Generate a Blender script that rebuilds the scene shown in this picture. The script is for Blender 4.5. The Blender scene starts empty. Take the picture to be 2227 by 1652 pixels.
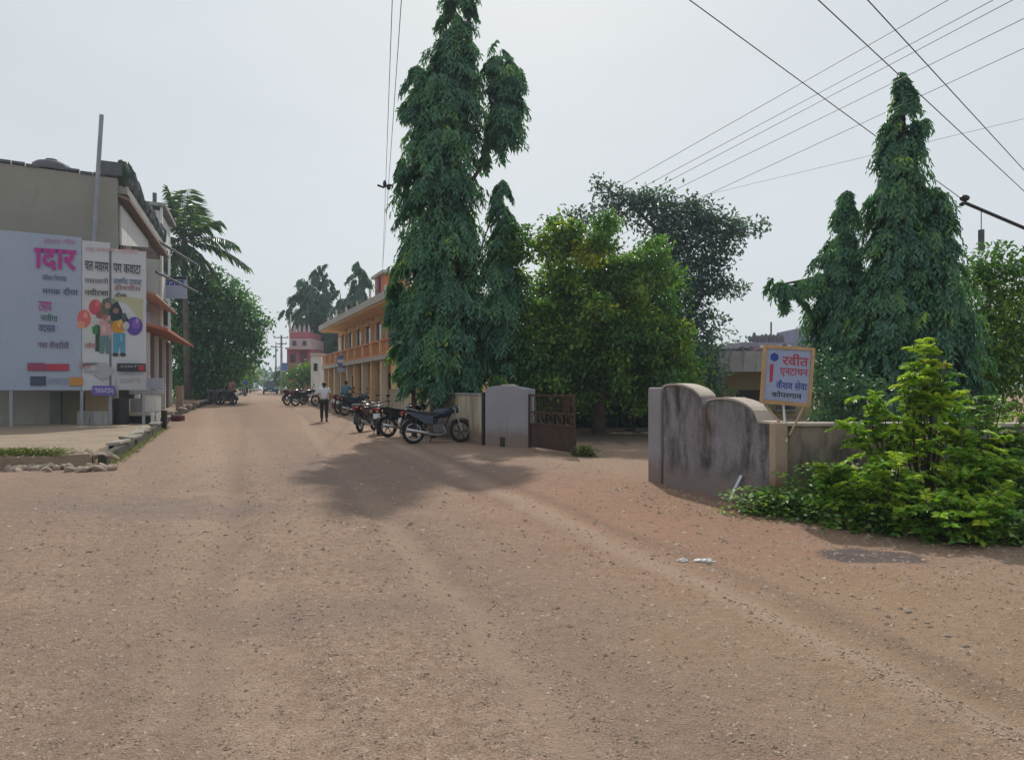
import bpy, math, random
import numpy as np
from mathutils import Vector, Matrix

random.seed(7)
rng = np.random.default_rng(11)
S = bpy.context.scene
C = S.collection
R = math.radians

# ------------------------------------------------------------------ camera
F, CX, HY, CAMZ = 1620.0, 1113.5, 845.0, 1.55      # focal length / principal point of the measured photograph
cam = bpy.data.cameras.new('camera')
cam.sensor_width = 36.0
cam.lens = 36.0 * F / 2227.0
cam.shift_y = (HY - 826.0) / 2227.0
cam.clip_end = 4000.0
co = bpy.data.objects.new('camera', cam)
co.location = (0, 0, CAMZ)
co.rotation_euler = (R(90), 0, 0)
C.objects.link(co)
S.camera = co

# ------------------------------------------------------------------ sky and sun
SUN_EL, SUN_AZ = R(44), R(0.5)
w = bpy.data.worlds.new('World')
S.world = w
w.use_nodes = True
nt = w.node_tree
bg = nt.nodes['Background']
sky = nt.nodes.new('ShaderNodeTexSky')
sky.sky_type = 'NISHITA'
sky.sun_disc = False
sky.sun_elevation = SUN_EL
sky.sun_rotation = SUN_AZ
sky.dust_density = 4.0
sky.air_density = 1.0
mx = nt.nodes.new('ShaderNodeMixRGB')
mx.inputs['Fac'].default_value = 0.93
mx.inputs['Color2'].default_value = (5.0, 5.42, 5.72, 1)     # even high haze veil
nt.links.new(sky.outputs[0], mx.inputs['Color1'])
tc = nt.nodes.new('ShaderNodeTexCoord')
nz = nt.nodes.new('ShaderNodeTexNoise'); nz.inputs['Scale'].default_value = 1.6; nz.inputs['Detail'].default_value = 4
mpg = nt.nodes.new('ShaderNodeMapping'); mpg.inputs['Scale'].default_value = (1, 1, 3.0)
nt.links.new(tc.outputs['Generated'], mpg.inputs['Vector']); nt.links.new(mpg.outputs[0], nz.inputs['Vector'])
mrn = nt.nodes.new('ShaderNodeMapRange'); mrn.inputs['To Min'].default_value = .9; mrn.inputs['To Max'].default_value = 1.1
nt.links.new(nz.outputs['Fac'], mrn.inputs['Value'])
mul = nt.nodes.new('ShaderNodeMixRGB'); mul.blend_type = 'MULTIPLY'; mul.inputs['Fac'].default_value = 1.0
nt.links.new(mx.outputs[0], mul.inputs['Color1']); nt.links.new(mrn.outputs[0], mul.inputs['Color2'])
nt.links.new(mul.outputs[0], bg.inputs['Color'])
bg.inputs['Strength'].default_value = 0.1

sl = bpy.data.lights.new('sun', 'SUN')
sl.energy = 2.6
sl.angle = R(1.2)
sl.color = (1.0, 0.93, 0.85)
so = bpy.data.objects.new('sun', sl)
sd = Vector((math.sin(SUN_AZ) * math.cos(SUN_EL), math.cos(SUN_AZ) * math.cos(SUN_EL), math.sin(SUN_EL)))
so.rotation_euler = (-sd).to_track_quat('-Z', 'Y').to_euler()
so.location = sd * 60
C.objects.link(so)

S.view_settings.view_transform = 'Standard'
S.view_settings.look = 'None'
S.view_settings.exposure = 0.36
S.view_settings.gamma = 1.0
S.cycles.use_denoising = True
S.cycles.max_bounces = 6
S.cycles.transparent_max_bounces = 4
S.cycles.volume_bounces = 1

# ------------------------------------------------------------------ helpers
def hfar(y):
    return 0.0 if y < 30 else 1.1 * (1 - math.exp(-(y - 30) / 30.0))

def W(px, py, Y):
    """point at depth Y seen at measured photo position"""
    return Vector(((px - CX) / F * Y, Y, CAMZ - (py - HY) / F * Y))

def gx(px, Y):
    return (px - CX) / F * Y

class MB:
    def __init__(s):
        s.v = []; s.f = []
    def add(s, vs, fs):
        n = len(s.v)
        s.v.extend([tuple(p) for p in vs])
        s.f.extend([tuple(i + n for i in f) for f in fs])
        return s
    def box(s, c, d, rz=0.0, rx=0.0, ry=0.0):
        m = Matrix.Translation(c) @ Matrix.Rotation(rz, 4, 'Z') @ Matrix.Rotation(ry, 4, 'Y') @ Matrix.Rotation(rx, 4, 'X')
        vs = [m @ Vector((x * d[0] / 2, y * d[1] / 2, z * d[2] / 2)) for x in (-1, 1) for y in (-1, 1) for z in (-1, 1)]
        return s.add(vs, [(0, 1, 3, 2), (4, 6, 7, 5), (0, 4, 5, 1), (2, 3, 7, 6), (0, 2, 6, 4), (1, 5, 7, 3)])
    def hexa(s, p):
        """8 points: bottom 4 counter-clockwise, top 4"""
        return s.add(p, [(3, 2, 1, 0), (4, 5, 6, 7), (0, 1, 5, 4), (1, 2, 6, 5), (2, 3, 7, 6), (3, 0, 4, 7)])
    def tube(s, pts, rad, n=8, caps=True):
        pts = [Vector(p) for p in pts]
        if not hasattr(rad, '__len__'):
            rad = [rad] * len(pts)
        vs = []; fs = []
        up = Vector((0, 0, 1))
        for i, p in enumerate(pts):
            t = (pts[min(i + 1, len(pts) - 1)] - pts[max(i - 1, 0)])
            if t.length < 1e-9: t = Vector((0, 0, 1))
            t.normalize()
            a = t.cross(up if abs(t.z) < .95 else Vector((1, 0, 0))).normalized()
            b = t.cross(a).normalized()
            for k in range(n):
                an = 2 * math.pi * k / n
                vs.append(p + (a * math.cos(an) + b * math.sin(an)) * rad[i])
        for i in range(len(pts) - 1):
            for k in range(n):
                k2 = (k + 1) % n
                fs.append((i * n + k, i * n + k2, (i + 1) * n + k2, (i + 1) * n + k))
        if caps:
            fs.append(tuple(range(n))[::1]); fs.append(tuple((len(pts) - 1) * n + k for k in range(n))[::-1])
        return s.add(vs, fs)
    def ell(s, c, r, nu=12, nv=8, m=None):
        vs = []; fs = []
        c = Vector(c)
        for j in range(nv + 1):
            th = math.pi * j / nv
            for i in range(nu):
                ph = 2 * math.pi * i / nu
                q = Vector((r[0] * math.sin(th) * math.cos(ph), r[1] * math.sin(th) * math.sin(ph), r[2] * math.cos(th)))
                vs.append(c + (m @ q if m else q))
        for j in range(nv):
            for i in range(nu):
                i2 = (i + 1) % nu
                fs.append((j * nu + i, (j + 1) * nu + i, (j + 1) * nu + i2, j * nu + i2))
        return s.add(vs, fs)
    def torus(s, c, R0, r0, axis='X', n=24, k=8):
        vs = []; fs = []
        for i in range(n):
            a = 2 * math.pi * i / n
            for j in range(k):
                b = 2 * math.pi * j / k
                q = (R0 + r0 * math.cos(b))
                p = (r0 * math.sin(b), q * math.cos(a), q * math.sin(a))
                vs.append((c[0] + p[0], c[1] + p[1], c[2] + p[2]))
        for i in range(n):
            for j in range(k):
                fs.append((i * k + j, ((i + 1) % n) * k + j, ((i + 1) % n) * k + (j + 1) % k, i * k + (j + 1) % k))
        return s.add(vs, fs)
    def prism(s, poly, fn, d0, d1):
        """poly in (u,z); fn(u,z,d)->world"""
        n = len(poly)
        vs = [fn(u, z, d0) for u, z in poly] + [fn(u, z, d1) for u, z in poly]
        fs = [tuple(range(n)), tuple(range(2 * n - 1, n - 1, -1))]
        for i in range(n):
            j = (i + 1) % n
            fs.append((i, j, n + j, n + i)[::-1])
        return s.add(vs, fs)

class Frame:
    """vertical plane frame: u along, z up, d outwards"""
    def __init__(s, o, u, flip=False):
        s.o = Vector((o[0], o[1], 0)); s.u = Vector((u[0], u[1], 0)).normalized()
        s.n = Vector((s.u.y, -s.u.x, 0))
        if flip: s.n = -s.n
    def P(s, u, z, d=0.0):
        return s.o + s.u * u + s.n * d + Vector((0, 0, z))
    def box(s, mb, u0, u1, z0, z1, d0, d1):
        p = [s.P(u, z, d) for z in (z0, z1) for (u, d) in ((u0, d0), (u1, d0), (u1, d1), (u0, d1))]
        return mb.hexa(p)

def fixn(me):
    import bmesh
    bm = bmesh.new(); bm.from_mesh(me)
    bmesh.ops.recalc_face_normals(bm, faces=bm.faces)
    bm.to_mesh(me); bm.free()

def obj(name, mb, mat, parent=None, smooth=False, bevel=0.0, fix=True):
    me = bpy.data.meshes.new(name)
    me.from_pydata(mb.v, [], mb.f)
    me.update()
    if fix: fixn(me)
    if mat: me.materials.append(mat)
    if smooth: me.polygons.foreach_set('use_smooth', [True] * len(me.polygons))
    o = bpy.data.objects.new(name, me)
    C.objects.link(o)
    if parent is not None:
        o.parent = parent
        if parent.type == 'EMPTY':
            pm = Matrix.Translation(parent.location) @ parent.rotation_euler.to_matrix().to_4x4()
            o.matrix_parent_inverse = pm.inverted()
    if bevel:
        b = o.modifiers.new('bevel', 'BEVEL'); b.width = bevel; b.segments = 2; b.limit_method = 'ANGLE'
    return o

def tag(o, label, cat, group=None):
    o['label'] = label; o['category'] = cat
    if group: o['group'] = group
    return o

def thing(name, label, cat, loc=(0, 0, 0), group=None):
    o = bpy.data.objects.new(name, None)
    o.empty_display_size = .2
    o.location = loc
    C.objects.link(o)
    return tag(o, label, cat, group)

def struct(o):
    o['kind'] = 'structure'; return o

def copy_tree(o, parent=None):
    c = o.copy(); C.objects.link(c)
    if parent is not None: c.parent = parent
    for ch in list(o.children): copy_tree(ch, c)
    return c

def leafmesh(name, P, D, N, L, Wd, tint, mat, parent=None, fold=0.25, kind=None):
    """many leaves as bent kites. P,D,N (n,3); L,Wd,tint (n,)"""
    n = len(P)
    D = D / np.linalg.norm(D, axis=1, keepdims=True)
    Sd = np.cross(D, N); Sd /= (np.linalg.norm(Sd, axis=1, keepdims=True) + 1e-9)
    Nn = np.cross(Sd, D)
    L = L[:, None]; Wd = Wd[:, None]
    V = np.empty((n, 4, 3))
    V[:, 0] = P
    V[:, 1] = P + D * L * .45 + Sd * Wd * .5 + Nn * Wd * fold
    V[:, 2] = P + D * L - Nn * L * .12
    V[:, 3] = P + D * L * .45 - Sd * Wd * .5 + Nn * Wd * fold
    me = bpy.data.meshes.new(name)
    me.vertices.add(n * 4); me.vertices.foreach_set('co', V.reshape(-1).astype(np.float32))
    idx = (np.arange(n) * 4)[:, None]
    tri = np.concatenate([idx + [0, 1, 2], idx + [0, 2, 3]], axis=1).reshape(-1)
    me.loops.add(len(tri)); me.loops.foreach_set('vertex_index', tri.astype(np.int32))
    me.polygons.add(2 * n)
    me.polygons.foreach_set('loop_start', (np.arange(2 * n) * 3).astype(np.int32))
    me.polygons.foreach_set('loop_total', np.full(2 * n, 3, np.int32))
    me.update(calc_edges=True)
    at = me.attributes.new('tint', 'FLOAT', 'FACE')
    at.data.foreach_set('value', np.repeat(tint, 2).astype(np.float32))
    me.materials.append(mat)
    o = bpy.data.objects.new(name, me); C.objects.link(o)
    if parent is not None:
        o.parent = parent
        o.matrix_parent_inverse = Matrix.Translation(parent.location).inverted()
    if kind: o['kind'] = kind
    return o

# ------------------------------------------------------------------ materials
MATS = {}
def nodes(name):
    m = bpy.data.materials.new(name); m.use_nodes = True
    t = m.node_tree; b = t.nodes['Principled BSDF']
    MATS[name] = m
    return m, t, b

def ramp(t, fac, stops):
    r = t.nodes.new('ShaderNodeValToRGB')
    el = r.color_ramp.elements
    while len(el) < len(stops): el.new(0.5)
    for e, (p, c) in zip(el, stops):
        e.position = p; e.color = (*c, 1) if len(c) == 3 else c
    t.links.new(fac, r.inputs['Fac'])
    return r.outputs['Color']

def noise(t, vec, scale, detail=5, rough=.6, dist=0.0):
    n = t.nodes.new('ShaderNodeTexNoise')
    n.inputs['Scale'].default_value = scale; n.inputs['Detail'].default_value = detail
    n.inputs['Roughness'].default_value = rough; n.inputs['Distortion'].default_value = dist
    if vec is not None: t.links.new(vec, n.inputs['Vector'])
    return n.outputs['Fac']

def mixc(t, fac, a, b, mode='MIX'):
    m = t.nodes.new('ShaderNodeMixRGB'); m.blend_type = mode
    for sock, v in (('Fac', fac), ('Color1', a), ('Color2', b)):
        if isinstance(v, (int, float)): m.inputs[sock].default_value = v
        elif isinstance(v, tuple): m.inputs[sock].default_value = (*v, 1)
        else: t.links.new(v, m.inputs[sock])
    return m.outputs['Color']

def math_(t, op, a, b=None, clamp=False):
    m = t.nodes.new('ShaderNodeMath'); m.operation = op; m.use_clamp = clamp
    for i, v in enumerate((a, b)):
        if v is None: continue
        if isinstance(v, (int, float)): m.inputs[i].default_value = v
        else: t.links.new(v, m.inputs[i])
    return m.outputs[0]

def coords(t, sc=None):
    c = t.nodes.new('ShaderNodeTexCoord')
    if sc is None: return c.outputs['Object']
    m = t.nodes.new('ShaderNodeMapping'); m.inputs['Scale'].default_value = sc
    t.links.new(c.outputs['Object'], m.inputs['Vector'])
    return m.outputs['Vector']

def bump(t, b, h, s, d=.02):
    n = t.nodes.new('ShaderNodeBump'); n.inputs['Strength'].default_value = s; n.inputs['Distance'].default_value = d
    t.links.new(h, n.inputs['Height']); t.links.new(n.outputs[0], b.inputs['Normal'])

def mk(name, c, c2=None, scale=2.5, rough=.85, bmp=.3, bscale=30, metal=0.0, stain=None, stain_amt=(.5, .7), ss=(4, 4, .5), spec=.3, low=None):
    if name in MATS: return MATS[name]
    m, t, b = nodes(name)
    if c2 is None: c2 = tuple(x * .78 for x in c)
    v = coords(t)
    col = ramp(t, noise(t, v, scale), [(.3, c2), (.7, c)])
    fine = noise(t, v, bscale, 3)
    col = mixc(t, .25, col, ramp(t, fine, [(.3, tuple(x * .7 for x in c)), (.7, tuple(min(1, x * 1.15) for x in c))]))
    if stain:
        sn = noise(t, coords(t, ss), 1.0, 6, .65)
        col = mixc(t, ramp(t, sn, [(stain_amt[0], (0, 0, 0)), (stain_amt[1], (1, 1, 1))]), col, stain)
    if low:   # soil splashed up a wall foot: (colour, height)
        sx = t.nodes.new('ShaderNodeSeparateXYZ'); t.links.new(v, sx.inputs[0])
        hh = math_(t, 'ADD', sx.outputs['Z'], math_(t, 'MULTIPLY', noise(t, v, 3.0), -.5))
        mr = t.nodes.new('ShaderNodeMapRange'); mr.inputs['From Min'].default_value = low[1]; mr.inputs['From Max'].default_value = low[1] - .3
        t.links.new(hh, mr.inputs['Value'])
        col = mixc(t, mr.outputs[0], col, low[0])
    t.links.new(col, b.inputs['Base Color'])
    b.inputs['Roughness'].default_value = rough; b.inputs['Metallic'].default_value = metal
    b.inputs['Specular IOR Level'].default_value = spec
    if bmp: bump(t, b, fine, bmp, .02)
    return m

def leafmat(name, stops, trans=.4, tcol=(1.25, 1.3, .5), rough=.42, spec=.5):
    m, t, b = nodes(name)
    a = t.nodes.new('ShaderNodeAttribute'); a.attribute_name = 'tint'
    col = ramp(t, a.outputs['Fac'], stops)
    t.links.new(col, b.inputs['Base Color']); b.inputs['Roughness'].default_value = rough
    b.inputs['Specular IOR Level'].default_value = spec
    tr = t.nodes.new('ShaderNodeBsdfTranslucent')
    t.links.new(mixc(t, 1.0, col, tcol, 'MULTIPLY'), tr.inputs['Color'])
    ms = t.nodes.new('ShaderNodeMixShader'); ms.inputs[0].default_value = trans
    t.links.new(b.outputs[0], ms.inputs[1]); t.links.new(tr.outputs[0], ms.inputs[2])
    t.links.new(ms.outputs[0], t.nodes['Material Output'].inputs['Surface'])
    return m

def flat(name, c, rough=.5, metal=0.0, spec=.4):
    if name in MATS: return MATS[name]
    return mk(name, c, tuple(x * .88 for x in c), 6, rough, 0, 40, metal, spec=spec)

M_concrete = mk('concrete', (.36, .35, .34), (.24, .235, .23), 1.5, .9, .4, 40, stain=(.07, .068, .06), stain_amt=(.52, .72))
M_kerb = mk('kerb_concrete', (.36, .33, .28), (.2, .19, .15), 2.2, .92, .5, 25, stain=(.07, .085, .04), stain_amt=(.5, .7), ss=(2, 2, 2))
M_wall = mk('weathered_plaster', (.285, .27, .285), (.165, .157, .165), 2.2, .92, .9, 28, stain=(.05, .047, .042), stain_amt=(.43, .66), ss=(4.2, 4.2, 1.6), low=((.23, .19, .175), .2))
M_wall2 = mk('tan_weathered_plaster', (.36, .29, .235), (.24, .2, .17), 1.3, .92, .5, 35, stain=(.055, .05, .045), stain_amt=(.44, .66), ss=(4, 4, 1.1), low=((.22, .2, .12), .3))
M_pillar = mk('pillar_plaster', (.31, .3, .33), (.24, .23, .255), 1.2, .9, .3, 35, stain=(.08, .075, .07), stain_amt=(.6, .8), low=((.22, .17, .15), .3))
M_coping = mk('coping_plaster', (.5, .44, .37), (.34, .3, .25), 2.0, .9, .3, 30, stain=(.12, .11, .09), stain_amt=(.58, .75), ss=(3, 3, 3))
M_post = mk('beige_post', (.44, .33, .25), (.33, .24, .17), 1.6, .9, .3, 35, low=((.24, .14, .08), .35))
M_moss = mk('moss_groove', (.045, .05, .032), (.03, .03, .022), 3, .95, .4, 40)
M_creamwall = mk('cream_plaster', (.52, .45, .33), (.4, .34, .25), 1.2, .9, .3, 30, stain=(.14, .13, .11), stain_amt=(.52, .72), low=((.22, .15, .11), .35))
M_rust = mk('rusty_steel', (.085, .045, .03), (.045, .027, .02), 4, .85, .5, 50, stain=(.04, .03, .025), ss=(6, 6, 2))
M_dark = flat('black_paint', (.018, .018, .02), .35)
M_rubber = mk('rubber', (.025, .025, .025), (.018, .018, .018), 8, .85, .3, 60)
M_chrome = flat('dull_chrome', (.45, .46, .48), .3, .9)
M_steel = mk('galvanised_steel', (.32, .34, .38), (.22, .24, .27), 3, .5, .1, 40, .5)
M_white = mk('white_paint', (.72, .71, .69), (.6, .59, .57), 2, .7, .1, 30, stain=(.35, .33, .3), stain_amt=(.6, .85))
M_wire = flat('wire_black', (.03, .03, .035), .6)
M_bark = mk('bark', (.12, .09, .065), (.06, .045, .035), 4, .95, .8, 18, ss=(6, 6, 1))
M_skin = flat('skin', (.22, .12, .08), .55)
M_hair = flat('hair', (.015, .012, .012), .6)
M_glassdark = flat('dark_window', (.03, .03, .032), .12, spec=.6)
M_interior = mk('dim_interior', (.05, .042, .036), (.03, .026, .022), 2, .9)

# ------------------------------------------------------------------ ground
def gmat():
    m, t, b = nodes('dirt_road')
    v = coords(t)
    sx = t.nodes.new('ShaderNodeSeparateXYZ'); t.links.new(v, sx.inputs[0])
    X, Y = sx.outputs['X'], sx.outputs['Y']
    big = noise(t, v, .22, 5, .6, .5)
    col = ramp(t, big, [(.36, (.235, .168, .125)), (.5, (.31, .222, .163)), (.64, (.37, .275, .2))])
    mid = noise(t, v, 1.7, 6, .65)
    col = mixc(t, .55, col, ramp(t, mid, [(.3, (.23, .16, .115)), (.5, (.305, .22, .16)), (.72, (.375, .285, .21))]))
    fine = noise(t, v, 13, 6, .72)
    col = mixc(t, .6, col, ramp(t, fine, [(.36, (.15, .1, .068)), (.5, (.3, .22, .16)), (.64, (.47, .37, .28))]))
    grit = noise(t, v, 75, 3, .6)
    col = mixc(t, .4, col, ramp(t, grit, [(.36, (.13, .09, .065)), (.5, (.3, .215, .16)), (.66, (.5, .4, .31))]))
    wob = noise(t, v, 1.1, 4)
    def band(px, py, dx, dy, half, soft, colr, amt, wb=.5):
        nonlocal col
        l = math.hypot(dx, dy); nx, ny = -dy / l, dx / l
        d = math_(t, 'ADD', math_(t, 'ADD', math_(t, 'MULTIPLY', X, nx), math_(t, 'MULTIPLY', Y, ny)), -(px * nx + py * ny))
        d = math_(t, 'ABSOLUTE', math_(t, 'ADD', d, math_(t, 'MULTIPLY', math_(t, 'ADD', wob, -.5), wb)))
        mr = t.nodes.new('ShaderNodeMapRange'); mr.interpolation_type = 'SMOOTHSTEP'
        mr.inputs['From Min'].default_value = half + soft; mr.inputs['From Max'].default_value = max(half - soft, 0)
        mr.inputs['To Max'].default_value = amt
        t.links.new(d, mr.inputs['Value'])
        col = mixc(t, mr.outputs[0], col, colr)
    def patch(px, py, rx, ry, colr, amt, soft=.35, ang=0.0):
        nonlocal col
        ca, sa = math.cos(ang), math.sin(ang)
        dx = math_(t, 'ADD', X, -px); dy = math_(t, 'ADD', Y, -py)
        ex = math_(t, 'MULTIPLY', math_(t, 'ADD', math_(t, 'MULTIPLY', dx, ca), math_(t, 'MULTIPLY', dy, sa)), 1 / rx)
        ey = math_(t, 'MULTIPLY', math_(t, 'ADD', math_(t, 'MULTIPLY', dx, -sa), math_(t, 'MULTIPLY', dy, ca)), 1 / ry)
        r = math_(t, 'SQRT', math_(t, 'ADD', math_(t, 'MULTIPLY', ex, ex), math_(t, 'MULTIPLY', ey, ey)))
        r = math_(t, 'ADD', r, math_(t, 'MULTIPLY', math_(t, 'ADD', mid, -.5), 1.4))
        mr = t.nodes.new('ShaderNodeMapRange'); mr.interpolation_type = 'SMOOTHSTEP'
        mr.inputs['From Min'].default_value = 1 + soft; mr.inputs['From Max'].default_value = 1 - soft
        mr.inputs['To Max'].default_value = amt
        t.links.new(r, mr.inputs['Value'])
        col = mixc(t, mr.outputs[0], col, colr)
    patch(1.6, 9.6, 1.9, 4.4, (.32, .185, .12), .62, .6, .25)          # redder soil before the gate
    for (bx, by, hw, cc, am, wb) in ((-1.2, 8, .5, (.235, .175, .14), .5, 1.6), (-3.2, 8, .35, (.39, .3, .225), .4, 1.4), (-6.2, 9, .7, (.235, .18, .145), .45, 2.0), (.9, 5, .35, (.25, .185, .14), .4, 1.2)):
        band(bx, by, -.41, 1, hw, .3, cc, am, wb)
    for (bx, by, dx_, dy_, cc) in ((-.6, 6.0, 1.6, -5, (.37, .285, .21)), (-2.0, 5.0, 1.4, -4, (.24, .18, .14)), (1.4, 6.2, 2.1, -5.5, (.24, .175, .13))):
        band(bx, by, dx_, dy_, .13, .14, cc, .5, .5)
    patch(3.4, 25.6, 5.5, 4.6, (.085, .065, .048), .9, .4)              # shade under the canopy, painted into the yard's soil colour
    patch(3.2, 4.6, 2.2, 1.6, (.32, .24, .15), .5, .6)                  # yellow silt lower right
    band(.1, 10.25, 2.117, -6.74, .14, .13, (.41, .315, .24), .6, .3)     # pale tyre-track ridge
    band(.55, 10.25, 2.117, -6.74, .10, .12, (.21, .15, .11), .55, .25)
    band(-4.5, 9.0, .45, -1, .3, .3, (.24, .19, .155), .4, 1.0)
    patch(-4.7, 9.8, 1.9, .8, (.2, .165, .15), .55, .5, -.2)            # worn asphalt showing through
    patch(-3.6, 3.6, .8, 1.4, (.2, .16, .135), .5, .6)
    patch(-1.3, 5.2, .9, .4, (.23, .185, .16), .5, .6)
    patch(3.3, 6.85, .42, .36, (.105, .09, .09), .9, .18, -.1)            # dark grey patch by the shrubs
    patch(-2.4, 14.2, 3.0, 3.4, (.2, .155, .14), .45, .5)               # mast tree's cast shadow deepened in the road colour
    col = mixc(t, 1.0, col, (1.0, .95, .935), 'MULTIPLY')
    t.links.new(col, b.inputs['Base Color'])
    b.inputs['Roughness'].default_value = .95; b.inputs['Specular IOR Level'].default_value = .15
    hsum = math_(t, 'ADD', math_(t, 'MULTIPLY', fine, .6), math_(t, 'MULTIPLY', grit, .4))
    bump(t, b, hsum, .9, .05)
    return m
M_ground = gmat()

def vnoise(x, y, s, seed=0):
    """cheap smooth value noise"""
    x = np.asarray(x) * s; y = np.asarray(y) * s
    xi = np.floor(x).astype(int); yi = np.floor(y).astype(int)
    fx = x - xi; fy = y - yi
    fx = fx * fx * (3 - 2 * fx); fy = fy * fy * (3 - 2 * fy)
    def h(a, b):
        n = (a * 374761393 + b * 668265263 + seed * 1442695) & 0x7fffffff
        n = ((n ^ (n >> 13)) * 1274126177) & 0x7fffffff
        return ((n ^ (n >> 16)) & 0xffff) / 65535.0
    return (h(xi, yi) * (1 - fx) + h(xi + 1, yi) * fx) * (1 - fy) + (h(xi, yi + 1) * (1 - fx) + h(xi + 1, yi + 1) * fx) * fy

def ground_z(x, y):
    x = np.asarray(x, float); y = np.asarray(y, float)
    z = np.where(y < 30, 0, 1.1 * (1 - np.exp(-np.maximum(y - 30, 0) / 30)))
    k = np.clip((26 - y) / 12, 0, 1)
    z = z + k * (.05 * (vnoise(x, y, .55, 1) - .5) + .03 * (vnoise(x, y, 1.9, 2) - .5) + .018 * (vnoise(x, y, 6, 3) - .5))
    # tyre ridge and the rubble berm along the right side
    d1 = np.abs((x - .1) * 6.74 + (y - 10.25) * 2.117) / 7.065
    z = z + .03 * np.exp(-(d1 / .13) ** 2) * np.clip((11 - y) / 3, 0, 1)
    for (bx, by, dx_, dy_) in ((-.6, 6.0, 1.6, -5), (-2.0, 5.0, 1.4, -4), (1.4, 6.2, 2.1, -5.5), (-1.2, 8, -.41, 1), (-2.9, 8, -.41, 1)):
        l_ = math.hypot(dx_, dy_)
        dd = np.abs((x - bx) * dy_ - (y - by) * dx_) / l_ + .12 * (vnoise(x, y, .9, 9) - .5)
        z = z - .028 * np.exp(-(dd / .14) ** 2) * k + .014 * np.exp(-((dd - .3) / .12) ** 2) * k
    d2 = np.abs((x - 2.9) * 5.9 + (y - 7.3) * 2.0) / 6.23
    z = z + .06 * np.exp(-(d2 / .35) ** 2) * np.clip((8 - y) / 2, 0, 1) * (.4 + .9 * vnoise(x, y, 3, 5))
    return z

xs = np.concatenate([-np.geomspace(900, 11, 26), np.arange(-10.8, 8.0, .085), np.geomspace(8.2, 900, 28)])
ys = np.concatenate([np.array([-400, -60, -15, -4, 0, 1.2]), np.arange(2.0, 14, .075), np.arange(14, 31, .3), np.geomspace(31.5, 1400, 46)])
XX, YY = np.meshgrid(xs, ys)
ZZ = ground_z(XX, YY)
V = np.stack([XX, YY, ZZ], -1).reshape(-1, 3)
nx_, ny_ = len(xs), len(ys)
ii = (np.arange(ny_ - 1)[:, None] * nx_ + np.arange(nx_ - 1)[None, :]).reshape(-1)
quads = np.stack([ii, ii + 1, ii + nx_ + 1, ii + nx_], -1)
me = bpy.data.meshes.new('ground')
me.vertices.add(len(V)); me.vertices.foreach_set('co', V.reshape(-1).astype(np.float32))
me.loops.add(quads.size); me.loops.foreach_set('vertex_index', quads.reshape(-1).astype(np.int32))
me.polygons.add(len(quads))
me.polygons.foreach_set('loop_start', (np.arange(len(quads)) * 4).astype(np.int32))
me.polygons.foreach_set('loop_total', np.full(len(quads), 4, np.int32))
me.polygons.foreach_set('use_smooth', np.ones(len(quads), bool))
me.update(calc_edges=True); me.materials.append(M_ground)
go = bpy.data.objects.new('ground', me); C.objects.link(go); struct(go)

def gz(x, y):
    return float(ground_z(x, y))

# ------------------------------------------------------------------ left verge, kerb
KP = [(-8.3, 15.0), (-9.6, 18.4), (-12.4, 25.6), (-15.5, 33.5), (-19.9, 48), (-29, 80), (-51, 150)]
def kx(y):
    for (x0, y0), (x1, y1) in zip(KP, KP[1:]):
        if y <= y1: return x0 + (x1 - x0) * (y - y0) / (y1 - y0)
    return KP[-1][0]
M_verge = mk('verge_soil', (.31, .235, .17), (.2, .155, .11), .9, .95, .5, 14, stain=(.16, .16, .09), stain_amt=(.55, .75), ss=(.6, .6, .6))
mb = MB()
rows = [13.9, 14.3, 15.0, 16.5, 18.4, 21, 25.6, 29, 33.5, 38, 43, 48, 56, 66, 80, 110, 150]
for y in rows:
    xk = {13.9: -10.2, 14.3: -8.75}.get(y, kx(y))
    z = .24 + hfar(y)
    for x, dz in ((-80, .1), (-30, .06), (xk - 3, .05), (xk - 1.2, .02), (xk - .2, 0), (xk - .02, -.7)):
        mb.v.append((min(x, xk - .02), y, z + dz + (.03 * math.sin(x * 3.1 + y * 2.3) if dz > 0 else 0)))
for i in range(len(rows) - 1):
    for j in range(5):
        a = i * 6 + j
        mb.f.append((a, a + 1, a + 7, a + 6))
b0 = len(mb.v)
for j in range(6):
    p = mb.v[j]; mb.v.append((p[0], p[1], -.4))
for j in range(5):
    mb.f.append((j, b0 + j, b0 + j + 1, j + 1))
verge = struct(obj('verge', mb, M_verge, smooth=False))
M_drain = mk('mossy_shaded_face', (.075, .075, .05), (.035, .034, .026), 3, .95, .6, 20)  # mossy stone, with the kerb face's shade also put into the colour
# kerb stones laid along the verge edge
path = KP[:-1]
seg = []
for (x0, y0), (x1, y1) in zip(path, path[1:]):
    l = math.hypot(x1 - x0, y1 - y0); n = max(1, int(round(l / 1.15)))
    for k in range(n):
        seg.append(((x0 + (x1 - x0) * k / n, y0 + (y1 - y0) * k / n), (x0 + (x1 - x0) * (k + 1) / n, y0 + (y1 - y0) * (k + 1) / n)))
for (a, b) in seg:
    mx_, my_ = (a[0] + b[0]) / 2, (a[1] + b[1]) / 2
    l = math.hypot(b[0] - a[0], b[1] - a[1]) - .025
    an = math.atan2(b[1] - a[1], b[0] - a[0])
    m1 = MB().box((mx_ + .05 + random.uniform(-.015, .015), my_, hfar(my_) - .03), (l, .16, .5), an, 0)
    obj('drain_face', m1, M_drain, verge, bevel=.01)
    if random.random() < .22: continue
    m1 = MB().box((mx_ - .02 + random.uniform(-.02, .02), my_, hfar(my_) + .265 + random.uniform(-.012, .012)), (l * random.uniform(.82, 1), random.uniform(.26, .38), .08), an + random.uniform(-.14, .14), random.uniform(-.14, .14), random.uniform(-.06, .06))
    obj('kerb_stone', m1, M_kerb, verge, bevel=.015)

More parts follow.
